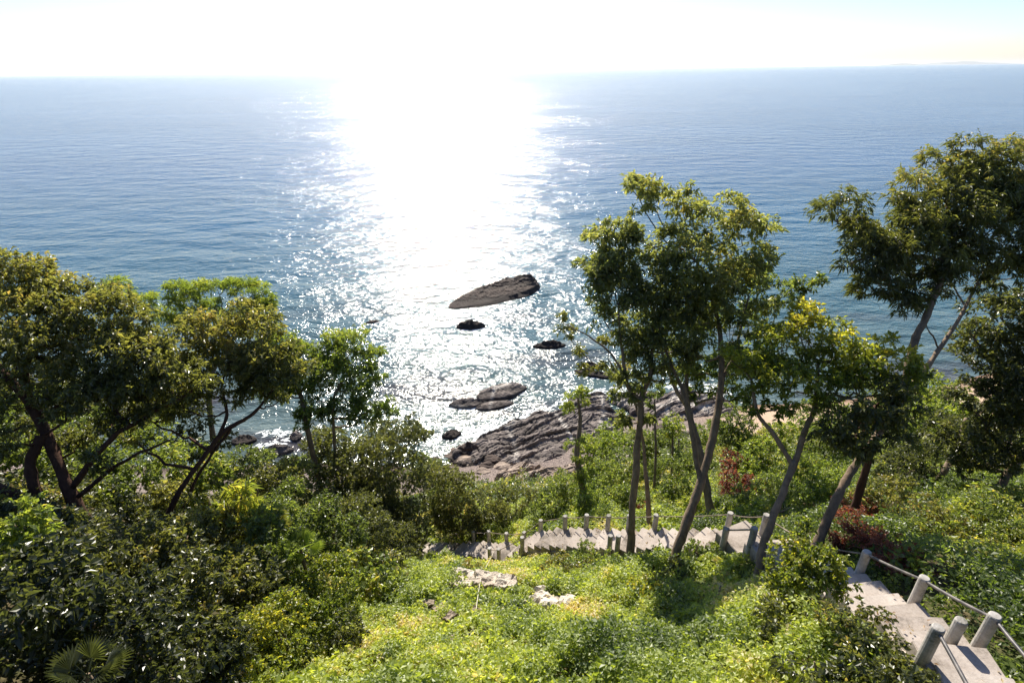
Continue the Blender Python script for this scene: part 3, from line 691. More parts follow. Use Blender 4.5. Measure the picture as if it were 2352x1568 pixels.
grow('tree', 'tallest central tree, brown trunk leaning up to the right in front of the stairs', 'tree',
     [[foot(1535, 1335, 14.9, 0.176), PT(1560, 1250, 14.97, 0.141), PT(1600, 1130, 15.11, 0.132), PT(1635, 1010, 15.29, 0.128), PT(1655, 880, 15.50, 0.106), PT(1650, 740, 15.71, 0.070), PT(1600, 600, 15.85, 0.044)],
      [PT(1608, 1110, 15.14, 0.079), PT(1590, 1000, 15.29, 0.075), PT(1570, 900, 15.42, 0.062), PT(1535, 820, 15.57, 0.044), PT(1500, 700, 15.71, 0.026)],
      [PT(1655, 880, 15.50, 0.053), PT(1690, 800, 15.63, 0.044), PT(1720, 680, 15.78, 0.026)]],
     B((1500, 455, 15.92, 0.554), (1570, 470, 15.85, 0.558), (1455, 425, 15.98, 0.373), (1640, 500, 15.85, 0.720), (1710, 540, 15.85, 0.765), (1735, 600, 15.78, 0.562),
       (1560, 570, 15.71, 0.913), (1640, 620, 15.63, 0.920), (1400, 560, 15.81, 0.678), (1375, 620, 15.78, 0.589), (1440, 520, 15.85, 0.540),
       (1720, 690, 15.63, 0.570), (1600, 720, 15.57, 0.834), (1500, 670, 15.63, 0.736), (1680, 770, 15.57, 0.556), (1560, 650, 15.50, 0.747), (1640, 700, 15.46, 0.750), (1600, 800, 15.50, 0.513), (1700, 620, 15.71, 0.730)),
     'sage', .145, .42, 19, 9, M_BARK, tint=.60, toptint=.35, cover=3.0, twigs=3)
grow('tree', 'central tree with a forked upright trunk left of the tallest leaning one', 'tree',
     [[foot(1450, 1290, 16.2, .15), PT(1452, 1180, 16.10, .12), PT(1462, 1060, 15.95, .115), PT(1472, 950, 15.80, .11), PT(1470, 915, 15.75, .10)],
      [PT(1470, 920, 15.75, .085), PT(1440, 880, 15.70, .07), PT(1428, 800, 15.60, .05), PT(1420, 700, 15.50, .03)],
      [PT(1470, 920, 15.75, .08), PT(1495, 850, 15.70, .07), PT(1502, 740, 15.55, .04)],
      [PT(1430, 850, 15.65, .04), PT(1380, 790, 15.60, .03), PT(1290, 740, 15.50, .012)]],
     B((1420, 700, 15.60, 0.762), (1480, 620, 15.60, 0.717), (1380, 655, 15.65, 0.452), (1500, 750, 15.70, 0.639), (1440, 890, 15.75, 0.414), (1465, 830, 15.75, 0.414), (1490, 960, 15.80, 0.186),
       (1430, 960, 15.80, 0.232), (1545, 690, 15.70, 0.730), (1560, 780, 15.80, 0.558), (1480, 720, 15.80, 0.651), (1430, 620, 15.65, 0.633), (1385, 600, 15.60, 0.538), (1460, 780, 15.75, 0.461), (1400, 740, 15.7, .5), (1520, 830, 15.7, .5), (1450, 780, 15.7, .55), (1410, 860, 15.7, .3), (1540, 860, 15.7, .35), (1480, 880, 15.7, .35)),
     'sage', .145, .42, 16, 8, M_BARK, tint=.5, twigs=3, cover=2.8)
grow('tree', 'thin sparse sapling spraying to the left over the sea below the central crowns', 'tree',
     [[foot(1498, 1200, 18.8, .10), PT(1485, 1100, 18.9, .09), PT(1476, 1010, 18.9, .06), PT(1450, 900, 18.8, .04), PT(1400, 830, 18.7, .025)],
      [PT(1430, 870, 18.8, .03), PT(1370, 840, 18.7, .02), PT(1310, 780, 18.6, .01)]],
     B((1300, 760, 18.6, .34), (1330, 800, 18.6, .30), (1290, 725, 18.6, .16), (1370, 835, 18.6, .32), (1400, 780, 18.6, .34), (1335, 850, 18.5, .25), (1420, 860, 18.6, .4)),
     'olive', .13, .42, 12, 6, M_BARK, tint=.62, subs=6, twigs=3, cover=2.0)
grow('tree', 'pale-barked tree standing behind the middle flight with a low fork', 'tree',
     [[foot(1640, 1190, 20.0, 0.180), PT(1622, 1110, 20.2, 0.153), PT(1600, 1010, 20.5, 0.135), PT(1582, 940, 20.8, 0.126), PT(1570, 880, 21, 0.108)],
      [PT(1582, 940, 20.8, 0.099), PT(1545, 880, 21, 0.090), PT(1520, 800, 21.3, 0.063), PT(1505, 720, 21.5, 0.036)],
      [PT(1575, 900, 21, 0.090), PT(1585, 780, 21.4, 0.063), PT(1600, 680, 21.6, 0.036)]],
     B((1540, 760, 21.4, .9), (1620, 720, 21.4, 1.0), (1690, 840, 21.2, .9), (1610, 850, 21.2, .7), (1560, 830, 21.2, .6), (1650, 880, 21.2, .6), (1720, 800, 21.2, .8), (1700, 900, 21, .45), (1590, 900, 21.2, .4), (1760, 650, 21, .7), (1800, 680, 21, .55), (1740, 730, 21, .8), (1840, 655, 21, .38), (1880, 640, 21, .3)),
     'mid', .16, .42, 13, 8, M_BARKP, tint=.5, twigs=3)
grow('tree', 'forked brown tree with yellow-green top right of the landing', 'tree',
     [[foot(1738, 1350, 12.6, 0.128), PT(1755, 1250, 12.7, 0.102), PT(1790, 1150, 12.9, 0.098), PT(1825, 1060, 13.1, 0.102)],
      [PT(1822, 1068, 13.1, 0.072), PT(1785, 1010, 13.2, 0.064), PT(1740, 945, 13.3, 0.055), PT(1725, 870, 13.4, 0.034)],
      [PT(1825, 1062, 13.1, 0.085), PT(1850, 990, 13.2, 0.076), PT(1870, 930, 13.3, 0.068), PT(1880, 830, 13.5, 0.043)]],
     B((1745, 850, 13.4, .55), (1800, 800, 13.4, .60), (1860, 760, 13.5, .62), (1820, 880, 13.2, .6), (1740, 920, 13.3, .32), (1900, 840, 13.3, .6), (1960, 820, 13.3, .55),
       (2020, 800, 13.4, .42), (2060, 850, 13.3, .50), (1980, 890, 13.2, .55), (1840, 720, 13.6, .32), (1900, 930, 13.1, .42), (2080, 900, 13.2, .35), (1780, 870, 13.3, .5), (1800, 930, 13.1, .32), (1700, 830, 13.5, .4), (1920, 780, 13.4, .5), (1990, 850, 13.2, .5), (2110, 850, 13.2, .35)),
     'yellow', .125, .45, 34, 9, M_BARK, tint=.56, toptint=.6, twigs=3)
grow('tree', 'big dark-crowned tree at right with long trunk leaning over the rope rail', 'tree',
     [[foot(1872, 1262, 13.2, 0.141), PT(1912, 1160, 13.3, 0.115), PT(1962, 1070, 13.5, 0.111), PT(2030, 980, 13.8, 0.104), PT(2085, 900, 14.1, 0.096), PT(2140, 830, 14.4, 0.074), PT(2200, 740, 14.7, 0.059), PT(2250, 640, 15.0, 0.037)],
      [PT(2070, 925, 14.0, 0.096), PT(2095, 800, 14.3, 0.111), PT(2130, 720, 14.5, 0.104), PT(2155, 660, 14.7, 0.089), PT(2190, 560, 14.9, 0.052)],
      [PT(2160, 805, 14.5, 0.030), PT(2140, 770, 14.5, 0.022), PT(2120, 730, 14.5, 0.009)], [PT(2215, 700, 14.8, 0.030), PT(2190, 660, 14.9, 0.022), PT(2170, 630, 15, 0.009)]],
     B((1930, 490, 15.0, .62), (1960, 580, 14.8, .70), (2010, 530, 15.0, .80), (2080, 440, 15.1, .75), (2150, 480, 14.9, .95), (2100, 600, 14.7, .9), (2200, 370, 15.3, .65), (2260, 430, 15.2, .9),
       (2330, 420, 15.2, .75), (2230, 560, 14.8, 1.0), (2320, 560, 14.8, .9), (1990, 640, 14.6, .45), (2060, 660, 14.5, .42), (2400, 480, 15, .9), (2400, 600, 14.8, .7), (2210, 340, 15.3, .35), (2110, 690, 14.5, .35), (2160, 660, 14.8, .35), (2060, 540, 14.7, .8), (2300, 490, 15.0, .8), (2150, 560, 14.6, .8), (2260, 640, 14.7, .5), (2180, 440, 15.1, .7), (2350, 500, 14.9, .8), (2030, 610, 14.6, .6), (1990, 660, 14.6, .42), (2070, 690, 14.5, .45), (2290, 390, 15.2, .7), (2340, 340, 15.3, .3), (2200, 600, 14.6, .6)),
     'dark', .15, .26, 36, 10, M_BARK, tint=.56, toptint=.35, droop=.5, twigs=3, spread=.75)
grow('tree', 'lower dark leafy tree behind the long leaning trunk at right', 'tree',
     [[foot(1985, 1110, 14.9, .13), PT(2000, 1050, 14.6, .11), PT(2010, 1000, 14.2, .08), PT(2010, 930, 13.6, .05)]],
     B((1940, 950, 12.7, .50), (2010, 930, 12.8, .55), (1960, 1010, 12.6, .45), (2040, 980, 12.7, .50), (1900, 1000, 12.7, .32), (2085, 930, 12.9, .42), (1990, 1040, 12.6, .28), (2060, 900, 13, .4)),
     'dark', .13, .4, 30, 9, M_BARKR, tint=.5, toptint=.3)
grow('tree', 'dense dark tree cut off by the right edge above two slanting grey trunks', 'tree',
     [[foot(2278, 1150, 18.0, .14), PT(2310, 1095, 18.1, .13), PT(2352, 1040, 18.3, .12), PT(2400, 950, 18.6, .10)],
      [foot(2138, 1125, 20, .14), PT(2165, 1085, 20, .12), PT(2190, 1040, 20.1, .10), PT(2220, 960, 20.2, .07)]],
     B((2290, 760, 17.8, 1.0), (2330, 860, 17.6, 1.0), (2260, 850, 18, .8), (2290, 950, 17.8, .8), (2360, 720, 17.8, 1.0), (2370, 960, 17.6, .9), (2200, 1000, 18.6, .8), (2260, 1050, 18.2, .8), (2180, 1060, 18.8, .5), (2400, 860, 17.6, .9), (2330, 1050, 17.8, .6), (2240, 760, 18, .5), (2250, 930, 17.8, .7), (2330, 980, 17.6, .8), (2230, 1010, 18.2, .7), (2300, 680, 17.9, .5), (2360, 800, 17.5, .8)),
     'dark', .14, .45, 26, 9, M_BARKP, tint=.42, toptint=.2)
grow('tree', 'stunted creeper-wrapped tree with a small tuft before the rock shelf', 'tree',
     [[foot(1350, 1190, 22.5, .24), PT(1335, 1100, 22.6, .17), PT(1325, 1040, 22.8, .13), PT(1332, 970, 23, .10), PT(1328, 915, 23.2, .05)]],
     B((1322, 920, 23.2, .45), (1340, 905, 23.2, .3), (1300, 935, 23.2, .25), (1333, 1100, 22.2, .36), (1340, 1150, 22.0, .55), (1328, 1050, 22.5, .26), (1365, 1165, 22.1, .5), (1330, 1010, 22.6, .2)),
     'bright', .10, .55, 34, 8, M_BARK, tint=.5, toptint=.2, subs=7, limbs=False)
grow('tree', 'very thin bare-stemmed sapling between the forked and pale trunks', 'tree',
     [[foot(1510, 1100, 24, .07), PT(1506, 1000, 24.2, .06), PT(1503, 920, 24.4, .04)]],
     B((1503, 900, 24.4, .4), (1495, 930, 24.4, .25)), 'mid', .13, .4, 18, 7, M_BARK, tint=.5, subs=5)
grow('tree', 'tiny round-topped tree with twin stems in front of the far rock shelf', 'tree',
     [[foot(1546, 1095, 26, .07), PT(1545, 1030, 26.2, .06), PT(1545, 985, 26.3, .04)], [foot(1556, 1080, 26, .06), PT(1560, 1010, 26.2, .04)]],
     B((1545, 975, 26.2, .5), (1560, 990, 26.2, .4), (1535, 990, 26.2, .3)), 'bright', .13, .45, 26, 8, M_BARK, tint=.55, subs=7)
grow('tree', 'short bushy tree left of the sand patch behind the leaning trunk', 'tree',
     [[foot(1700, 1090, 26, .10), PT(1695, 1020, 26.2, .07), PT(1692, 970, 26.4, .04)]],
     B((1690, 975, 26.2, .75), (1670, 1010, 26, .55), (1715, 1020, 26, .6), (1690, 940, 26.4, .4)), 'mid', .14, .45, 22, 8, M_BARK, tint=.45)
# left side
grow('tree', 'great spreading tree at the left edge with thick dark red-brown limbs', 'tree',
     [[foot(185, 1190, 12.6, 0.187), PT(160, 1120, 12.7, 0.153), PT(110, 1010, 12.9, 0.145), PT(70, 930, 13.1, 0.136), PT(10, 860, 13.3, 0.119), PT(-60, 790, 13.5, 0.102)],
      [foot(95, 1190, 12.4, 0.170), PT(70, 1080, 12.6, 0.136), PT(95, 1000, 12.8, 0.119)],
      [foot(130, 1215, 12.0, 0.136), PT(60, 1150, 12.1, 0.128), PT(-20, 1110, 12.2, 0.111)],
      [PT(90, 960, 13.0, 0.102), PT(60, 850, 13.2, 0.076), PT(110, 750, 13.4, 0.043)],
      [PT(165, 1120, 12.7, 0.093), PT(240, 1020, 12.8, 0.076), PT(330, 960, 13.0, 0.051), PT(440, 900, 13.2, 0.025)],
      [PT(180, 1140, 12.6, 0.068), PT(280, 1060, 12.5, 0.043), PT(390, 1010, 12.5, 0.021)]],
     B((20, 640, 13.8, .75), (100, 660, 13.7, .70), (180, 690, 13.6, .70), (250, 720, 13.6, .65), (60, 740, 13.4, .85), (160, 790, 13.2, .85), (310, 760, 13.5, .55), (-40, 760, 13.3, .9),
       (270, 820, 13.2, .75), (360, 830, 13.2, .55), (30, 850, 12.8, .5), (200, 890, 13.0, .6), (320, 900, 12.9, .55), (420, 880, 13.1, .5), (-30, 660, 13.8, .8), (400, 790, 13.5, .45), (100, 860, 13.6, .5), (250, 960, 13.2, .4), (220, 750, 13.4, .8), (100, 800, 13.0, .8), (330, 820, 13.0, .6), (240, 860, 12.9, .6), (-20, 900, 12.8, .6), (60, 920, 12.6, .45), (150, 930, 12.5, .5), (380, 870, 13.0, .5), (300, 960, 13.2, .45), (180, 1000, 13.4, .4), (-10, 980, 12.6, .5), (60, 1000, 13.4, .45), (240, 900, 12.8, .5), (350, 930, 13.2, .4), (130, 720, 13.5, .8), (20, 1010, 12.0, .35), (210, 1060, 12.0, .3)),
     'olive', .115, .45, 40, 9, M_BARKR, tint=.50, toptint=.45, twigs=4)
grow('tree', 'feathery light green tree top rising behind the left canopy', 'tree',
     [[foot(470, 1060, 22, .16), PT(480, 930, 22.4, .12), PT(500, 820, 22.8, .09), PT(510, 720, 23.1, .05)]],
     B((430, 670, 23, .7), (500, 660, 23.2, .8), (570, 670, 23.2, .7), (600, 700, 23, .5), (470, 720, 22.8, .9), (550, 730, 22.8, .8), (250, 660, 23, .7), (320, 690, 22.8, .7), (390, 720, 22.8, .6), (620, 690, 23.2, .3)),
     'bright', .14, .24, 24, 8, M_BARK, tint=.45, flat=.6, droop=.5)
grow('tree', 'slender twin-stemmed tree leaning right across the left water gap', 'tree',
     [[foot(345, 1240, 13.8, .10), PT(400, 1150, 14.0, .08), PT(460, 1060, 14.3, .075), PT(520, 990, 14.6, .07), PT(580, 950, 14.9, .05), PT(640, 880, 15.2, .03)],
      [PT(480, 1040, 14.4, .06), PT(520, 960, 14.7, .05), PT(510, 880, 15.0, .03), PT(540, 820, 15.2, .02)],
      [foot(390, 1200, 14.3, .06), PT(450, 1100, 14.5, .05), PT(530, 985, 14.7, .04)]],
     B((520, 770, 15.4, .65), (590, 760, 15.6, .65), (460, 800, 15.2, .6), (560, 840, 15.2, .55), (630, 800, 15.5, .5), (500, 860, 15.0, .45), (650, 870, 15.3, .42), (600, 890, 15.2, .4), (440, 880, 15.0, .4), (540, 910, 15.0, .35), (520, 820, 15.2, .6), (600, 820, 15.4, .6), (480, 750, 15.4, .6), (400, 850, 15.0, .5), (660, 830, 15.5, .45), (560, 730, 15.6, .5), (420, 930, 14.8, .4), (590, 880, 15.2, .5), (480, 900, 14.9, .45), (640, 910, 15.3, .32), (380, 900, 14.8, .45), (350, 960, 14.6, .35), (450, 840, 15.0, .5), (540, 880, 15.1, .45), (690, 850, 15.6, .35), (430, 760, 15.2, .5), (380, 820, 14.9, .5), (300, 1000, 14.2, .3)),
     'olive', .12, .42, 30, 8, M_BARKR, tint=.58, toptint=.3, twigs=4, subs=8)
grow('tree', 'crooked tree with a yellow-green rounded top beside the bright sea', 'tree',
     [[foot(725, 1060, 22, .14), PT(710, 1000, 22.2, .12), PT(695, 920, 22.4, .11), PT(670, 860, 22.6, .09), PT(640, 800, 22.8, .05)],
      [PT(690, 900, 22.4, .07), PT(740, 860, 22.6, .06), PT(800, 820, 22.8, .03)], [foot(745, 1060, 22, .09), PT(765, 960, 22.2, .07), PT(780, 880, 22.4, .04)]],
     B((800, 790, 23, .75), (760, 810, 22.8, .6), (850, 820, 22.8, .55), (700, 820, 22.8, .65), (650, 790, 22.8, .7), (780, 870, 22.4, .7), (840, 880, 22.4, .6), (720, 890, 22.3, .5), (660, 880, 22.3, .6), (800, 930, 22.2, .6), (870, 870, 22.5, .35), (600, 760, 22.8, .7), (700, 950, 22.3, .35), (750, 860, 22.6, .8), (690, 850, 22.6, .8), (820, 840, 22.7, .7), (640, 830, 22.6, .8), (740, 930, 22.2, .6), (850, 930, 22.4, .6), (640, 900, 22.4, .7), (700, 970, 22.2, .4), (620, 830, 22.6, .7), (720, 940, 22.2, .5), (880, 940, 22.5, .5), (830, 960, 22.4, .6), (680, 810, 22.8, .6)),
     'bright', .13, .42, 26, 8, M_BARK, tint=.30, toptint=.75, twigs=3)

# ------------------------------------------------------------------ shrubs
S = bush
S(850, 1080, 24.0, 2.2, 'large rounded dark green bush at the right end of the left thicket', 'dark', .12, tint=.5, extra=((760, 1120, 23, 1.8), (920, 1130, 23.5, 1.6), (900, 1010, 24.5, 1.5), (780, 1030, 24, 1.5), (960, 980, 25, .8), (850, 1180, 22.5, 1.8)))
S(1050, 1120, 25.5, 1.2, 'grey-green bush at the waterline just left of the shelf corner', 'olive', .10, extra=((1000, 1100, 26, 1.0), (1040, 1160, 26, 1.1)))
S(1130, 1145, 26.5, .9, 'grey-green bush below the near corner of the rock shelf', 'olive', .10, tint=.42)
S(1200, 1150, 26.5, .8, 'round grey-green bush left of the creeper-wrapped stunted tree', 'olive', .09, tint=.5, extra=((1150, 1180, 25.5, .6),))
S(1085, 1190, 25.6, .7, 'dark low bush just beyond the last posts of the lowest flight', 'dark', .09, extra=((1020, 1200, 26, .7),))
S(940, 1210, 23.5, 1.1, 'dark drooping bush where the stair disappears', 'dark', .10, tint=.45, extra=((900, 1250, 20.5, 1.1), (930, 1280, 20, .6)))
S(60, 900, 20, 1.8, 'dense bush mass seen through the limbs of the great left tree', 'dark', .13, .5, tint=.5, extra=((180, 930, 20, 1.6), (300, 950, 20.5, 1.4), (-60, 950, 19, 1.6), (400, 970, 20, 1.3), (340, 900, 21, 1.1), (470, 1010, 20, 1.0), (400, 930, 21, 1.0)))
S(200, 1130, 14.6, 1.0, 'bush mass around the foot of the great left tree', 'mid', .11, .5, tint=.5, extra=((60, 1090, 14.8, 1.0), (-40, 1060, 14.5, 1.0), (120, 1040, 15.5, 1.0), (330, 1080, 15.5, .9)))
S(620, 1120, 20.0, 1.3, 'olive bush in front of the left water gap', 'olive', .10, extra=((690, 1110, 21, 1.2), (560, 1110, 20, .9)))
S(440, 1060, 17.5, 1.1, 'sunlit broad-leaved bush under the leaning slender tree', 'mid', .15, .6, tint=.7, extra=((380, 1090, 16.5, .9), (500, 1090, 17.5, .7)))
S(300, 1140, 14.6, .9, 'leafy bush right of the great tree trunk', 'mid', .12, .55, tint=.55, extra=((240, 1080, 15, .7),))
S(560, 1130, 14.5, .50, 'vivid light green star-leaved plant amid the left thicket', 'bright', .26, .22, 90, 8, tint=.75, droop=.35, spread=1.3, subs=7, extra=((600, 1160, 14.4, .4), (530, 1170, 14.4, .4)))
S(50, 1190, 9.6, .5, 'bright sunlit clump at the foot of the great left tree', 'bright', .11, .6, tint=.5, extra=((20, 1240, 9.4, .5),))
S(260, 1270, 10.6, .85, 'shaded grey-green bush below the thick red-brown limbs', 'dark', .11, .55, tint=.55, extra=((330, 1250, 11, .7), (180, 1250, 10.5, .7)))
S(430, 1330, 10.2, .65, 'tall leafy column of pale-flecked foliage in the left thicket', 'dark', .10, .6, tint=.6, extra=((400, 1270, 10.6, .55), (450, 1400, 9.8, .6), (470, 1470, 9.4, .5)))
S(90, 1340, 8.4, .8, 'shadowed bush by the left edge with large glossy leaves', 'dark', .13, .6, tint=.15, extra=((20, 1420, 7.8, .7), (170, 1400, 8.0, .6)))  # low tint: the shade of the dark corner is put into the leaf colour
S(300, 1420, 8.6, .8, 'dark bush between the fan palm and the leafy column', 'dark', .10, .5, tint=.12, extra=((330, 1500, 8.0, .7), (390, 1540, 8, .6)))  # leaf colour lowered too, painted shade for the bottom left
S(640, 1270, 13.2, .8, 'mixed bush under the vivid star-leaved plant', 'mid', .10, .5, tint=.5, extra=((570, 1240, 13.5, .8), (640, 1220, 14.5, .8)))
S(560, 1340, 12.0, .75, 'glossy oval-leaved bush in the middle of the left thicket', 'dark', .12, .55, tint=.65, extra=((610, 1370, 11.8, .6), (520, 1300, 12.3, .6)))
S(620, 1440, 10.8, .7, 'yellowish vine-draped mound lowest in the left thicket', 'yellow', .075, .6, tint=.62, extra=((570, 1490, 10.3, .65), (660, 1400, 11.2, .5), (630, 1540, 10, .7)))
S(760, 1340, 12.9, .70, 'vine-draped rounded mound beside the bright slope', 'yellow', .075, .6, tint=.5, extra=((720, 1320, 13.2, .6), (780, 1390, 12.6, .5), (740, 1430, 12.1, .55)))
S(850, 1310, 14.9, .75, 'sunlit heart-leaved bush at the edge of the bright slope', 'mid', .14, .75, tint=.75, extra=((890, 1340, 14.8, .5), (810, 1290, 15.2, .5)))
S(700, 1200, 16.8, 1.0, 'shaded leafy bush beneath the big dark green bush', 'mid', .11, .5, tint=.42, extra=((770, 1230, 16.6, .9), (660, 1160, 17.5, .9)))
S(860, 1230, 18.0, 1.0, 'bluish dark bush hanging over the gully', 'dark', .11, .4, tint=.5, extra=((820, 1190, 18.5, .9),))
S(480, 1190, 14.0, .8, 'brown-green bush around the foot of the leaning slender tree', 'olive', .11, .5, tint=.6, extra=((430, 1230, 13, .7), (380, 1160, 14.5, .7)))
S(320, 1340, 10.6, .6, 'dusty green bush left of the leafy column', 'olive', .10, .5, tint=.4, extra=((250, 1340, 10, .5),))
S(700, 1540, 10.4, .55, 'low dark bush at the bottom where the bright slope starts', 'dark', .09, .5, tint=.4, extra=((780, 1450, 11.6, .45),))
S(480, 1540, 9.2, .6, 'deeply shadowed bush at the bottom of the left thicket', 'dark', .09, .5, tint=.25, extra=((520, 1480, 9.6, .5),))  # shadow partly painted by a darker leaf tint
S(1930, 960, 28, 1.6, 'green bush hiding the beach behind the lower dark tree', 'mid', .13, .5, tint=.5, extra=((2010, 930, 29, 1.6), (2090, 920, 30, 1.5), (1880, 1000, 26, 1.1)))
S(2280, 960, 24, 1.4, 'bush mass behind the dark tree at the right edge', 'dark', .12, .5, tint=.5, extra=((2352, 930, 24, 1.5), (2220, 1000, 23, 1.1)))
S(540, 1080, 24, 1.1, 'low bush on the shore under the left water gap', 'mid', .11, .5, tint=.5, extra=((620, 1085, 24, 1.0), (690, 1080, 24, .9), (740, 1070, 24, 1.0)))
S(1000, 1090, 28, .9, 'small bush on the shingle left of the shelf corner boulder', 'mid', .11, .5, tint=.5, extra=((960, 1070, 28, .8),))
S(150, 1010, 17, 1.3, 'green bush glimpsed behind the great tree limbs', 'mid', .12, .5, tint=.5, extra=((250, 1040, 17, 1.1), (30, 1000, 17, 1.3), (330, 1000, 18, 1.0)))
# centre, behind the stairs
S(1370, 1010, 29, 1.1, 'yellow-green bush overlapping the rock shelf', 'bright', .12, .5, tint=.45, extra=((1410, 1030, 28, 1.0), (1340, 1040, 28, .8), (1400, 990, 29, .7)))
S(1310, 1120, 24.5, .9, 'green bush between stunted tree and pale slab', 'mid', .10, .5, tint=.6, extra=((1280, 1150, 24, .8), (1240, 1180, 23.6, .6)))
S(1420, 1080, 25, 1.1, 'leafy bush behind the forked upright trunk', 'mid', .11, .5, tint=.6, extra=((1400, 1130, 23.5, .9), (1440, 1150, 22, .6)))
S(1550, 1120, 23, .9, 'round bush between the forked trunk and the pale-barked tree', 'mid', .10, .5, tint=.62, extra=((1520, 1160, 21.5, .6), (1570, 1070, 25, .9), (1520, 1080, 25, .8)))
S(1600, 1160, 20.8, .5, 'small bright bush just over the rope left of the pale trunk foot', 'bright', .09, .5, tint=.5)
S(1500, 1015, 31, 1.0, 'small leafy bush hiding the shingle between shelf and pale trunk', 'mid', .12, .5, tint=.6, extra=((1450, 1010, 31, .9), (1550, 1010, 31, .8)))
S(1620, 1010, 30, .9, 'bush on the shingle just left of the short bushy tree', 'bright', .12, .5, tint=.35, extra=((1650, 985, 31, .7),))
S(1740, 1040, 25, 1.0, 'green bush below the sand patch', 'bright', .12, .5, tint=.45, extra=((1790, 1010, 27, 1.0), (1720, 1080, 23, .8), (1850, 1000, 27, 1.0)))
S(1720, 1160, 19.5, .7, 'low leafy bush just over the rope right of the pale trunk foot', 'mid', .10, .5, tint=.6, extra=((1770, 1130, 20, .7), (1680, 1170, 19.5, .45)))
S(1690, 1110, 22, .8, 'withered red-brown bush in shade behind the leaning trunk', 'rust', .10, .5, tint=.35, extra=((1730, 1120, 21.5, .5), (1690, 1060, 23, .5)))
S(1870, 1080, 20, .9, 'light green bush framed by the fork right of the landing', 'bright', .10, .5, tint=.4, extra=((1900, 1120, 18.5, .7), (1830, 1140, 18, .5)))
S(2000, 1150, 16.0, .7, 'olive bush right of the long leaning trunk', 'olive', .09, .5, tint=.65, extra=((2060, 1140, 16.5, .7),))
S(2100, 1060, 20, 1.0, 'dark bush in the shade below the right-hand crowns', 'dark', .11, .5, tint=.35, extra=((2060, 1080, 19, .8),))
S(2150, 920, 27, 1.5, 'sunlit bush by the beach beyond the right-hand trees', 'bright', .14, .5, tint=.4, extra=((2200, 960, 25, 1.2), (2080, 960, 26, 1.0)))
S(2130, 1190, 15.2, .6, 'brownish bush on the right-hand slope', 'olive', .08, .5, tint=.75, extra=((2180, 1210, 14.8, .55),))
S(2300, 1200, 14.6, .7, 'bushy clump by the right edge under the grey trunks', 'mid', .09, .5, tint=.55, extra=((2250, 1180, 15.5, .6), (2350, 1230, 13.8, .6)))
S(2060, 1240, 13.8, .4, 'small green bush above the withered red brush', 'mid', .075, .5, tint=.6, extra=((2010, 1215, 14.2, .35),))
S(2230, 1310, 12.0, .45, 'spreading low bush in the middle of the right-hand slope', 'mid', .075, .5, tint=.6, extra=((2290, 1330, 11.6, .4),))
S(2160, 1330, 11.3, .32, 'bright heart-leaved clump just beyond the pipe rail', 'bright', .09, .75, tint=.6, extra=((2210, 1350, 10.8, .3),))
S(2320, 1440, 9.4, .35, 'leafy clump by the right edge beyond the pipe rail', 'mid', .075, .6, tint=.6, extra=((2352, 1400, 9.8, .4),))
# front of the stairs
S(1290, 1300, 17.0, .5, 'olive-green bush hiding the foot of the middle flight', 'olive', .075, .55, tint=.75, extra=((1330, 1310, 16.6, .5), (1240, 1318, 17.0, .3)))
S(1390, 1290, 16.6, .62, 'green bush in front of the middle flight left of the forked trunk', 'mid', .08, .55, tint=.65, extra=((1350, 1275, 17.3, .5), (1420, 1330, 15.8, .5)))
S(1500, 1300, 15.6, .55, 'leafy bush between the two central trunks before the stairs', 'mid', .08, .55, tint=.62, extra=((1470, 1350, 15, .5),))
S(1620, 1280, 14.9, .60, 'rounded green bush right of the tallest trunk before the stairs', 'mid', .08, .6, tint=.6, extra=((1670, 1295, 14.4, .55), (1600, 1320, 14.4, .5), (1690, 1330, 13.7, .4)))
S(1540, 1345, 13.7, .5, 'dark creeper mound wrapping the base of the tallest trunk', 'dark', .07, .6, tint=.45, extra=((1535, 1385, 13.3, .48), (1555, 1300, 14.2, .28)))
S(1470, 1365, 13.3, .46, 'yellow-green creeper mound sloping off the tallest trunk', 'yellow', .065, .7, tint=.78, extra=((1425, 1400, 12.9, .4), (1495, 1335, 13.5, .32)))
S(1070, 1300, 18.6, .28, 'twiggy brownish clump below the lowest flight', 'olive', .08, .4, tint=.85, extra=((1100, 1300, 18.6, .2),))
S(1640, 1400, 12.4, .4, 'small bush with reddish leaves on the shaded slope', 'olive', .07, .55, tint=.8, extra=((1690, 1380, 12.4, .35),))
S(1840, 1260, 9.6, .34, 'hanging curtain of creeper hiding part of the stairs', 'yellow', .07, .6, tint=.5, name='creeper', cat='creeper', extra=((1800, 1300, 9.5, .40), (1880, 1290, 9.4, .42), (1840, 1330, 9.3, .45), (1930, 1330, 9.3, .3), (1840, 1360, 9.2, .42), (1790, 1370, 9.3, .38), (1900, 1340, 9.3, .32), (1850, 1210, 9.8, .2), (1910, 1300, 9.4, .26)))
S(1850, 1440, 8.6, .60, 'big shaded creeper-covered mound right of centre at the bottom', 'dark', .08, .6, tint=.6, extra=((1780, 1450, 8.8, .5), (1930, 1470, 8.0, .48), (1975, 1430, 8.5, .36), (2040, 1500, 7.9, .34), (2010, 1550, 7.3, .42), (2090, 1560, 7.2, .3)))
S(1700, 1470, 9.4, .42, 'shaded broad heart-leaved clump left of the big creeper mound', 'mid', .11, .8, tint=.55, extra=((1660, 1520, 9.0, .4), (1740, 1540, 8.4, .42)))
S(1880, 1550, 7.4, .45, 'dark leafy clump at the bottom edge left of the nearest posts', 'dark', .085, .6, tint=.4, extra=((1960, 1570, 7.0, .4), (2080, 1580, 6.6, .3)))

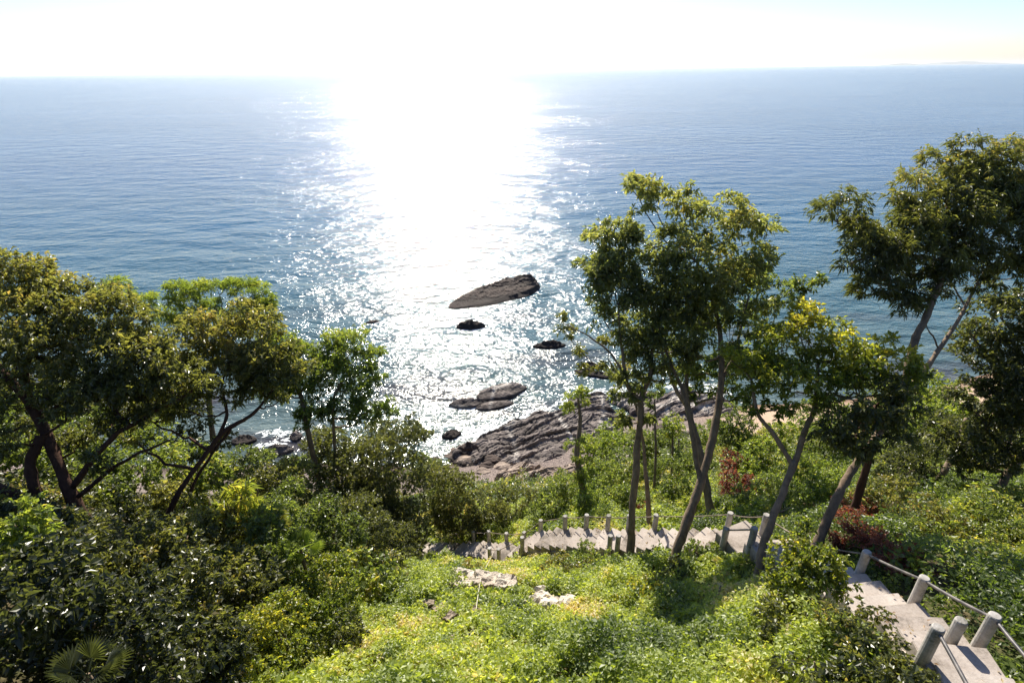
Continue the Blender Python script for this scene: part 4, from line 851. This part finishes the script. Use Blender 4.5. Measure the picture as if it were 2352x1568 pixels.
# fan palms: radiating blades
def palm(px, py, d, r, n, label, leaf, blade=0.05, tilt=0.5):
    c = P(px, py, d); g = gz(c[0], c[1]); th = thing('fan_palm', label, 'palm', (c[0], c[1], g))
    v, f = tube(path([np.array([c[0], c[1]+.05, g-.1]), (c+np.array([c[0], c[1]+.05, g]))/2, c], 8), .04, 8); mesh_np('stem', v, f, M_BARK, th, smooth=True)
    for q in range(n):
        a = 2*np.pi*q/n+rng.uniform(-.3, .3); el = rng.uniform(.15, 1.1); dr = np.array([math.cos(a)*math.cos(el), math.sin(a)*math.cos(el), math.sin(el)])
        hub = c+dr*r*.45; sd = unit(np.cross(dr, [0, 0, 1.])); vd = np.cross(sd, dr)
        ps = []; V, Fq, T = [], [], []
        for j, b in enumerate(np.linspace(-1.25, 1.25, 17)):
            ax = unit(dr*math.cos(b)+sd*math.sin(b)+vd*0.1); ln = r*.75*(0.75+.25*math.cos(b)); w = unit(np.cross(ax, vd))*blade*.5
            m = hub+ax*ln*.5+np.array([0, 0, -.02]); t = hub+ax*ln+np.array([0, 0, -ln*.25]); o = len(V)
            V += [hub, m+w, t, m-w]; Fq += [(o, o+1, o+2), (o, o+2, o+3)]; T += [tilt+rng.normal(0, .1)]*4
        o = len(V); st, sf = tube(np.array([c, hub]), .008, 4); V += list(st); T += [tilt]*len(st)
        for q2 in sf:
            for z in range(1, len(q2)-1): Fq.append((q2[0]+o, q2[z]+o, q2[z+1]+o))
        mesh_np('frond', np.array(V), np.array(Fq), G[leaf], th, tint=np.array(T))
palm(200, 1550, 7.2, .5, 9, 'shadowed fan palm in the bottom left corner', 'dark', .035, .15)  # fronds tinted dark to stand in for the corner shade
palm(690, 1262, 13.0, .55, 8, 'green fan palm in the left thicket above the vine mounds', 'bright', .04, .35)
palm(615, 1205, 13.9, .55, 7, 'pale fan palm under the vivid star-leaved plant', 'olive', .04, .7)

# single banana-like leaf plant
bl = P(770, 1155, 20.5); V, Fq, T = [], [], []
th = thing('broadleaf_plant', 'single huge bright leaf standing out of the dark bush', 'plant', (bl[0], bl[1], gz(bl[0], bl[1])))
v, f = tube(path([np.array([bl[0]-.3, bl[1], gz(bl[0], bl[1])-.1]), bl+np.array([-.35, 0, -.5]), bl+np.array([-.3, 0, -.05])], 8), .02, 6); mesh_np('stem', v, f, M_BARK, th, smooth=True)
for i in range(9):
    u = i/8; w = .17*math.sin(math.pi*min(1, u*.95+.05))**.7
    c0 = bl+np.array([-.32+.7*u, -.1*u, .16*math.sin(u*2.6)])
    V += [c0+np.array([0, -w, .05]), c0, c0+np.array([0, w*.6, .13*w/.17])]; T += [.9]*3
    if i: o = i*3; Fq += [(o-3, o, o+1), (o-3, o+1, o-2), (o-2, o+1, o+2), (o-2, o+2, o-1)]
mesh_np('leaf', np.array(V), np.array(Fq), G['bright'], th, smooth=True, tint=np.array(T))

# ------------------------------------------------------------------ ground cover
def field(x, y): return (fbm(x*.7, y*.7, 4, 31)-.5)
def to_px(p):
    d = p-CP; z = d@F; return PW/2+FPX*(d@R)/np.maximum(z, .01), PH/2-FPX*(d@U)/np.maximum(z, .01), z
BARE = [(on_ground(1105, 1352), 1.25, .55), (on_ground(1262, 1384), .75, .4), (on_ground(1000, 1395), .45, .4), (on_ground(1030, 1425), .5, .35), (on_ground(1070, 1300), .4, .25), (on_ground(1050, 1470), .3, .25)]
LOW = [(on_ground(1100, 1305), 2.2, 1.6), (on_ground(1250, 1300), 2.0, 1.0), (on_ground(1105, 1375), 1.6, 1.5), (on_ground(1262, 1405), 1.0, 1.1), (on_ground(1180, 1310), 1.3, 1.4), (on_ground(1020, 1420), .9, 1.2)]
def cover(name, label, x0, x1, y0, y1, per_m2, L, leaf, mask=None, hmul=1.0, ratio=.7, tint0=.53, minz=1.6, clump=.9):
    A = (x1-x0)*(y1-y0); n = int(A*per_m2); x = rng.uniform(x0, x1, n); y = rng.uniform(y0, y1, n)
    z = ground(x, y); px, py, dd = to_px(np.stack([x, y, z], -1))
    k = (px > -260) & (px < PW+260) & (py < PH+260) & (dd > 1) & (z > minz)
    sd, sz = stair_dist(x, y); k &= sd > .72
    if mask is not None: k &= mask(x, y)
    kb = np.ones(n, bool)
    for c, a, b in BARE:
        e = ((x-c[0])/a)**2+((y-c[1])/b)**2; kb &= (e > 1) | (rng.random(n) < .12)
    k &= kb; x, y, z, sd = x[k], y[k], z[k], sd[k]; n = len(x)
    mound = np.clip(fbm(x*1.1, y*1.1, 4, 41)-.36, 0, 1)*2.3*hmul*np.clip((sd-.6)/1.2, .12, 1)
    for c, a, b in LOW: mound = mound*np.clip(((x-c[0])/a)**2+((y-c[1])/b)**2-.35, .08, 1)
    h = mound*rng.random(n)**.45+rng.random(n)*.06
    # thin patches
    thin = fbm(x*1.3, y*1.3, 3, 55); kk = (thin > .42) | (rng.random(n) < .45); x, y, z, h, mound = x[kk], y[kk], z[kk], h[kk], mound[kk]; n = len(x)
    if clump:
        nc = int(n*clump/45); ci = rng.integers(0, n, nc); rad = rng.uniform(.07, .24, nc)*(L/.075)**.5; m = 45
        dd2 = rdir(nc*m); dd2[:, 2] = np.abs(dd2[:, 2]); rr_ = np.repeat(rad, m)*rng.uniform(.75, 1.05, nc*m)
        cb = np.repeat(ci, m); x2 = x[cb]+dd2[:, 0]*rr_; y2 = y[cb]+dd2[:, 1]*rr_; z2 = z[cb]; h2 = np.repeat(np.clip(mound[ci], 0, .35)*.8+.02, m)+dd2[:, 2]*rr_*1.15
        ct = np.repeat(rng.normal(0, .16, nc), m)
        x, y, z, h = [np.concatenate(q) for q in ((x, x2), (y, y2), (z, z2), (h, h2))]; extra_t = np.concatenate([np.zeros(n), ct]); n = len(x)
        sd2, _ = stair_dist(x, y); kq = sd2 > .62; x, y, z, h, extra_t = x[kq], y[kq], z[kq], h[kq], extra_t[kq]; n = len(x)
    else: extra_t = 0
    ln = L*rng.uniform(.55, 1.35, n)*(1+.5*(vnoise(x*2, y*2, None, 61) > .72))
    ax = unit(rdir(n)*np.array([1, 1, .55])+np.array([0, -.25, .35]))
    tt = tint0+(fbm(x*.6, y*.6, 3, 77)-.5)*1.7+(vnoise(x*3, y*3, None, 78)-.5)*.4+rng.normal(0, .12, n)+extra_t
    V, Fq, T = leaves(np.stack([x, y, z+h], -1), ax, ln, ln*ratio, tt, .15, .2)
    o = mesh_np(name, V, Fq, G[leaf], tint=T); return tag(o, label, 'ground cover', kind='stuff')
cover('creeper_cover', 'sunlit yellow-green creepers carpeting the near slope', -6, 7.5, 3.5, 13.5, 1500, .075, 'cover', lambda x, y: x < 5.7)
cover('creeper_cover', 'green creepers and weeds between the near slope and the lower stairs', -9, 9, 13.5, 22, 900, .085, 'cover')
cover('weed_cover', 'mixed green weeds covering the right-hand slope beyond the stairs', 5.7, 22, 4, 22, 650, .085, 'bright', lambda x, y: x > 5.7, 1.2, .6, .5)
cover('weed_cover', 'dense undergrowth covering the lower slope down to the shore', -18, 34, 22, 40, 260, .13, 'mid', None, 1.6, .6, .75, 2.2)
cover('undergrowth', 'dark undergrowth filling the left-hand thicket', -26, -5, 3, 22, 260, .11, 'dark', None, 1.5, .55, .5)

# ------------------------------------------------------------------ rubble, stones, rope, dead brush
M_RUB = rockmat('pale_limestone', (0.40, 0.33, 0.26), (0.74, 0.66, 0.55), False, (0, 0, 1), 1.0)
M_TAN = rockmat('tan_stone', (0.16, 0.12, 0.085), (0.46, 0.37, 0.28), False, (0, 0, 1), 2.0)
def chunk(px, py, w, dp, h, rot, label, seed, name='stone_slab', m=None, cat='stone'):
    c = on_ground(px, py); n = 26; u = np.linspace(-1, 1, n); X, Y = np.meshgrid(u, u*1.0)
    rr = np.maximum(np.abs(X), np.abs(Y)); rim = .93+.14*(fbm(X*2+seed, Y*2, 3, seed)-.5)*4
    Z = np.where(rr < .88, 1, np.clip((1-rr)/.12, 0, 1))*(.75+.6*(fbm(X*1.8+seed, Y*1.8, 4, seed+1)-.4)); Z = h*(Z)
    Xw, Yw = X*w/2*rim, Y*dp/2*rim; Cr, Sr = math.cos(rot), math.sin(rot)
    XX = c[0]+Xw*Cr-Yw*Sr; YY = c[1]+Xw*Sr+Yw*Cr; G0 = ground(XX, YY)
    base = float(G0.mean()); tiltz = (G0-base)*.35
    ZZ = base+.02+tiltz+Z*1.0-(rr > .99)*(.5)
    idx = np.arange(n*n).reshape(n, n); q = np.stack([idx[:-1, :-1], idx[:-1, 1:], idx[1:, 1:], idx[1:, :-1]], -1).reshape(-1, 4)
    return tag(mesh_np(name, np.stack([XX, YY, ZZ], -1).reshape(-1, 3), q, m or M_RUB), label, cat)
chunk(1068, 1345, .95, .9, .46, -.15, 'left block of the pale broken slab row on the bright slope', 3)
chunk(1118, 1348, .85, .85, .44, -.1, 'middle block of the pale broken slab row on the bright slope', 5)
chunk(1162, 1354, .7, .75, .42, -.1, 'right block of the pale broken slab row on the bright slope', 7)
chunk(1185, 1345, .6, .18, .35, .6, 'narrow pale bar jutting from the right end of the slab row', 9)
chunk(1025, 1338, .4, .3, .12, .3, 'small pale fragment at the left end of the slab row', 11)
rs = np.random.default_rng(5)
for i in range(26):
    e = on_ground(1262+rs.normal(0, 26), 1384+rs.normal(0, 9)); s_ = rs.uniform(.10, .24)
    V, Fq = [], []
    import bmesh
    bm = bmesh.new(); bmesh.ops.create_icosphere(bm, subdivisions=2, radius=1)
    for v in bm.verts: k_ = 1+.5*(rs.random()-.5); v.co = Vector((e[0]+v.co.x*s_*k_, e[1]+v.co.y*s_*.8*k_, e[2]+.08+v.co.z*s_*.9*k_))
    me = bpy.data.meshes.new('stone'); bm.to_mesh(me); bm.free(); me.materials.append(M_RUB)
    o = bpy.data.objects.new('stone', me); COL.objects.link(o); tag(o, 'white rough stone in the heap right of the slab row', 'stone', 'white stones heaped right of the slab row')
for i, (x, y, lb) in enumerate([(985, 1392, 'flat tan stone on the bare patch left of the slab row'), (1010, 1405, 'cracked tan stone lying lower on the bare patch'), (1035, 1425, 'lowest tan stone of the bare patch by the pale rope'),
                                (960, 1380, 'leftmost tan stone of the bare patch'), (1045, 1480, 'isolated greyish stone lower down in the creepers'), (1095, 1412, 'pale tan stone just right of the pale rope')]):
    chunk(x, y, .38, .24, .16, .5*i, lb, 20+i, 'stone', M_TAN)
# pale rope straight down the slope
a = on_ground(1136, 1275)+[0, 0, .3]; b = on_ground(1106, 1352)+[0, 0, .38]; c = on_ground(1092, 1440)+[0, 0, .2]; d_ = on_ground(1062, 1510)+[0, 0, .05]
v, f = tube(path([a, b, c, d_], 30, .05), .009, 6); M_CORD = mat('pale_cord', lambda nt, out: principled(nt, out, (.55, .5, .4), .8))
tag(mesh_np('rope', v, f, M_CORD, smooth=True), 'thin pale rope running down the slope over the broken slab row', 'rope')
# dead red-brown brush
def brush(name, label, blobs, n_tw, leaf='rust', L=.085):
    th = thing(name, label, 'brush', blobs[0][0]); geo, tips, outs = [], [], []
    for c, r in blobs:
        geo.append(limb(blobs[0][0]-[0, 0, .15], c, .02, .012, 0, 6, 5))
        for i in range(n_tw):
            a_ = c+rdir(1)[0]*r*.12; d1 = rdir(1)[0]; d1[2] = abs(d1[2])*.6; e_ = a_+d1*r*rng.uniform(.6, 1.3)
            geo.append(limb(a_, e_, .010, .004, -.1, 5, 4)); 
            for u_ in (.5, .75, 1.0): tips.append(a_*(1-u_)+e_*u_); outs.append(d1)
    v_, f_ = join(geo); mesh_np('branches', v_, f_, M_BARKR, th)
    v_, f_, t_ = rosettes(np.array(tips), np.array(outs), 9, L, .4, np.full(len(tips), .5), 1.1, .4); mesh_np('leaves', v_, f_, G[leaf], th, tint=t_)
def gb(px, py, r, up=.12, sh=0.0):
    p = on_ground(px, py, 3+sh); return (p+np.array([0, 0, up]), r)
brush('dead_brush', 'heap of withered red-brown branches on the slope beyond the rope rail', [gb(1960, 1245, .55, .35), gb(2000, 1275, .5, .3), gb(2035, 1300, .5, .3), gb(2085, 1315, .4, .3), gb(1935, 1215, .45, .35), gb(1975, 1225, .45, .35)], 34)
brush('dead_brush', 'withered red branches lying along the pipe rail beyond the near posts', [gb(2060, 1325, .35, .22), gb(1925, 1268, .35, .2)], 26)
brush('dead_brush', 'upper heap of dark red dry leaves right of the splintered wood', [gb(1985, 1200, .6, .4), gb(1945, 1185, .5, .35)], 34)
brush('dead_brush', 'small tuft of red dry leaves by the rope between two central trunks', [gb(1465, 1178, .25, .25), gb(1475, 1165, .2, .3)], 20, L=.07)
# fallen wood
def stick(pts, r, label, m=M_BARKP, name='fallen_branch', taper=.4):
    p = path(pts, 14, .06); v_, f_ = tube(p, np.linspace(r, r*taper, len(p)), 7, True, .2, 5); return tag(mesh_np(name, v_, f_, m, smooth=True), label, 'branch')
g1 = lambda x, y, h=.1: on_ground(x, y)+np.array([0, 0, h])
stick([g1(1790, 1185, .15), g1(1830, 1172, .3), g1(1862, 1160, .35)], .06, 'pale brown fallen branch lying left of the leaning trunk at right')
stick([g1(1905, 1185, .1), g1(1893, 1160, .35), g1(1885, 1140, .55)], .07, 'splintered pale stump spike beside the leaning trunk at right', taper=.1, name='stump')
stick([g1(2110, 1290, .15), g1(2060, 1272, .2), g1(2010, 1255, .22)], .035, 'straight reddish stick across the withered brush', M_BARKR)
stick([g1(2130, 1305, .1), g1(2090, 1297, .15), g1(2035, 1277, .2)], .025, 'thin grey stick lying below the reddish one')
stick([g1(1445, 1365, .3), g1(1425, 1340, .4), g1(1418, 1320, .4)], .03, 'thin grey dead stick poking from the creepers before the stairs')

# fallen leaves on the treads
bp, ba = [], []
for p_, t_, adv_ in steps:
    n_ = int(rng.integers(3, 13)); nr_ = np.array([-t_[1], t_[0]])
    for q_ in range(n_):
        w_ = rng.uniform(-1, 1); w_ = np.sign(w_)*abs(w_)**.5*SW*.93
        xy = p_[:2]+t_*rng.uniform(-.45, .45)*adv_+nr_*w_; bp.append([xy[0], xy[1], p_[2]+.028]); ba.append(rng.normal(size=3)*[1, 1, .12])
V, Fq, T = leaves(np.array(bp), unit(np.array(ba)), rng.uniform(.04, .09, len(bp)), .035, rng.uniform(.3, 1, len(bp)), .1, .05)
M_LIT = leafmat('dry_leaf_litter', [(0, (.10, .06, .03)), (.5, (.22, .13, .06)), (1, (.30, .24, .10))], .6, .2)
tag(mesh_np('fallen_leaves', V, Fq, M_LIT, tint=T), 'dry brown leaves scattered over the concrete treads', 'leaf litter', kind='stuff')

# ------------------------------------------------------------------ sea air
hv, hf = box_v(np.array([0, 0]), np.array([0, 1.0]), 41000, 41000, 140, -9)
hz = bpy.data.materials.new('sea_haze'); hz.use_nodes = True; hnt = hz.node_tree; hnt.nodes.clear()
ho = hnt.nodes.new('ShaderNodeOutputMaterial'); pv = hnt.nodes.new('ShaderNodeVolumePrincipled')
pv.inputs['Color'].default_value = (0.90, 0.94, 1.0, 1); pv.inputs['Density'].default_value = 2.2e-5; pv.inputs['Anisotropy'].default_value = 0.5
hnt.links.new(pv.outputs[0], ho.inputs['Volume'])
haze = mesh_np('haze', hv, hf, hz); haze['kind'] = 'stuff'
